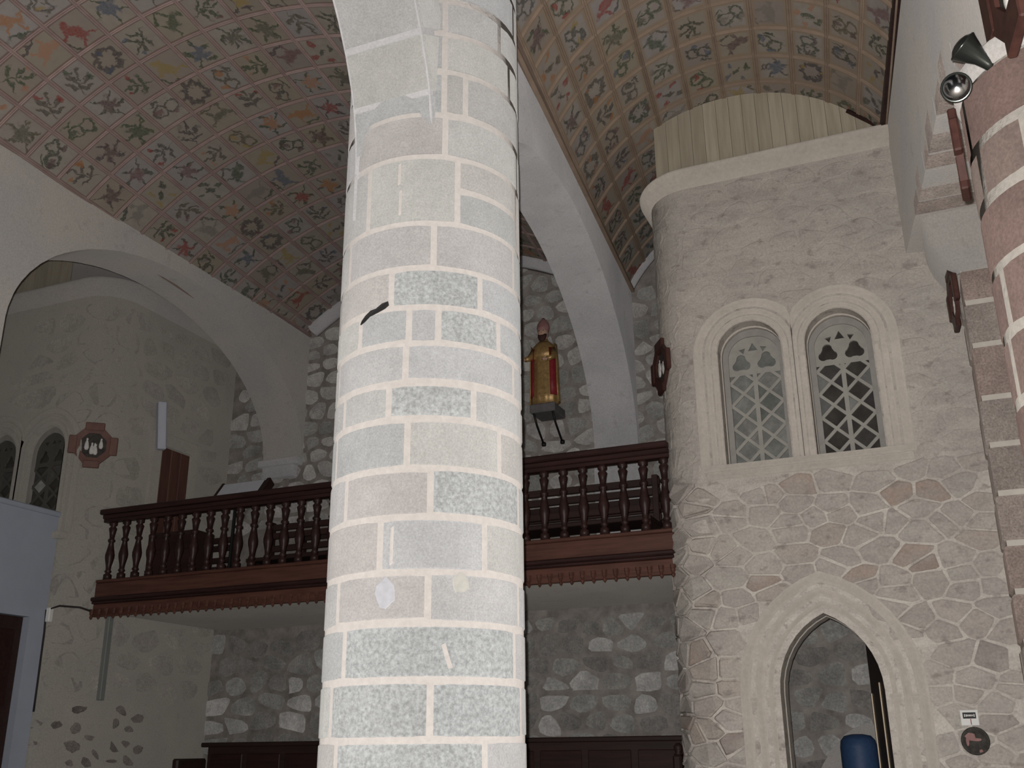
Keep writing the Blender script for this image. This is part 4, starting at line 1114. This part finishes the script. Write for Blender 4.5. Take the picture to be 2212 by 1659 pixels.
# ------------------------------------------------------------------ lamps on the reddish pier
def spotlight(name, loc, aim, label, shade_mat, face_mat, s=1.0):
    e = empty(name, loc, label, 'lamp'); d = Vector(aim).normalized()
    q = d.to_track_quat('Z', 'Y'); e.rotation_mode = 'QUATERNION'; e.rotation_quaternion = q
    MB().lathe([(.018 * s, -.10 * s), (.024 * s, -.06 * s), (.030 * s, -.02 * s), (.062 * s, .06 * s), (.066 * s, .065 * s), (.062 * s, .07 * s), (.02 * s, .03 * s)], 24).build('lamp_shade', shade_mat, e, True)
    MB().lathe([(.05 * s, .045 * s), (.061 * s, .058 * s), (.055 * s, .072 * s), (.040 * s, .084 * s), (.02 * s, .091 * s), (.002, .093 * s)], 24).build('bulb', face_mat, e, True)
    return e
e = spotlight('spotlight', (.455, 4.52, 4.62), (-.55, -.25, .55), 'dark conical spotlight pointing up at the top of the reddish pier', M['dark_metal'], M['dark_metal'], 1.15)
MB().tube([(0, 0, -.10), (.0, .0, -.2)], .014, 8).build('stem', M['chrome'], e)
MB().lathe([(.020, -.115), (.028, -.11), (.028, -.10), (.020, -.095)], 16).build('collar', M['chrome'], e, True)
e = spotlight('spotlight', (.355, 4.56, 4.49), (-.12, -1.0, -.45), 'shiny round spotlight reflecting the flash at the left side of the reddish pier', M['dark_metal'], M['chrome'], 1.05)
MB().tube([(0, 0, -.09), (.03, .0, -.16), (.10, -.02, -.2)], .012, 8).build('stem', M['chrome'], e)

# ------------------------------------------------------------------ little sign and round plate on the tower front
sg = empty('sign', (-.005, 8.783, 1.80), 'small white card sign with a dark printed band on the tower front', 'sign')
MB().box(-.062, .062, -.006, .006, -.055, .055, .002).build('card', M['white'], sg)
MB().box(-.045, .046, -.009, -.005, -.006, .038).build('printed_band', M['black'], sg)
for k, (x, w_, h_) in enumerate(((-.032, .006, .020), (-.020, .008, .016), (-.009, .008, .012), (.002, .009, .012), (.013, .008, .012), (.024, .006, .012), (.034, .006, .020))):
    MB().box(x - w_ / 2, x + w_ / 2, -.0105, -.0085, .016 - h_ / 2, .016 + h_ / 2).build('letter_stroke', M['white'], sg)
MB().box(.004, .010, -.0095, -.005, -.05, -.008).build('red_mark', M['red_paint'], sg)
pl = empty('round_plate', (.012, 8.77, 1.635), 'round dark plate with pinkish patches below the little white sign on the tower front', 'plate')
MB().add([(.10 * k * cos(2 * PI * i / 24), -h, .10 * k * sin(2 * PI * i / 24)) for k, h in ((1, 0), (1.0, .012), (.9, .02), (.82, .012), (.01, .010)) for i in range(24)], grid_faces(5, 24, True)).build('plate', M['relief_dark'], pl, True)
for a, b, s1, s2 in ((-.03, .035, .035, .022), (.0, .01, .045, .012), (-.055, .0, .012, .03), (.03, -.075, .014, .016)):
    MB().add([(a, -.018, b)] + [(a + s1 * cos(2 * PI * i / 10) * random.uniform(.8, 1.2), -.014, b + s2 * sin(2 * PI * i / 10) * random.uniform(.8, 1.2)) for i in range(10)], [(0, 1 + i, 1 + (i + 1) % 10) for i in range(10)]).build('pinkish_patch', M['mitre'], pl)  # irregular pinkish patches laid on the dark plate
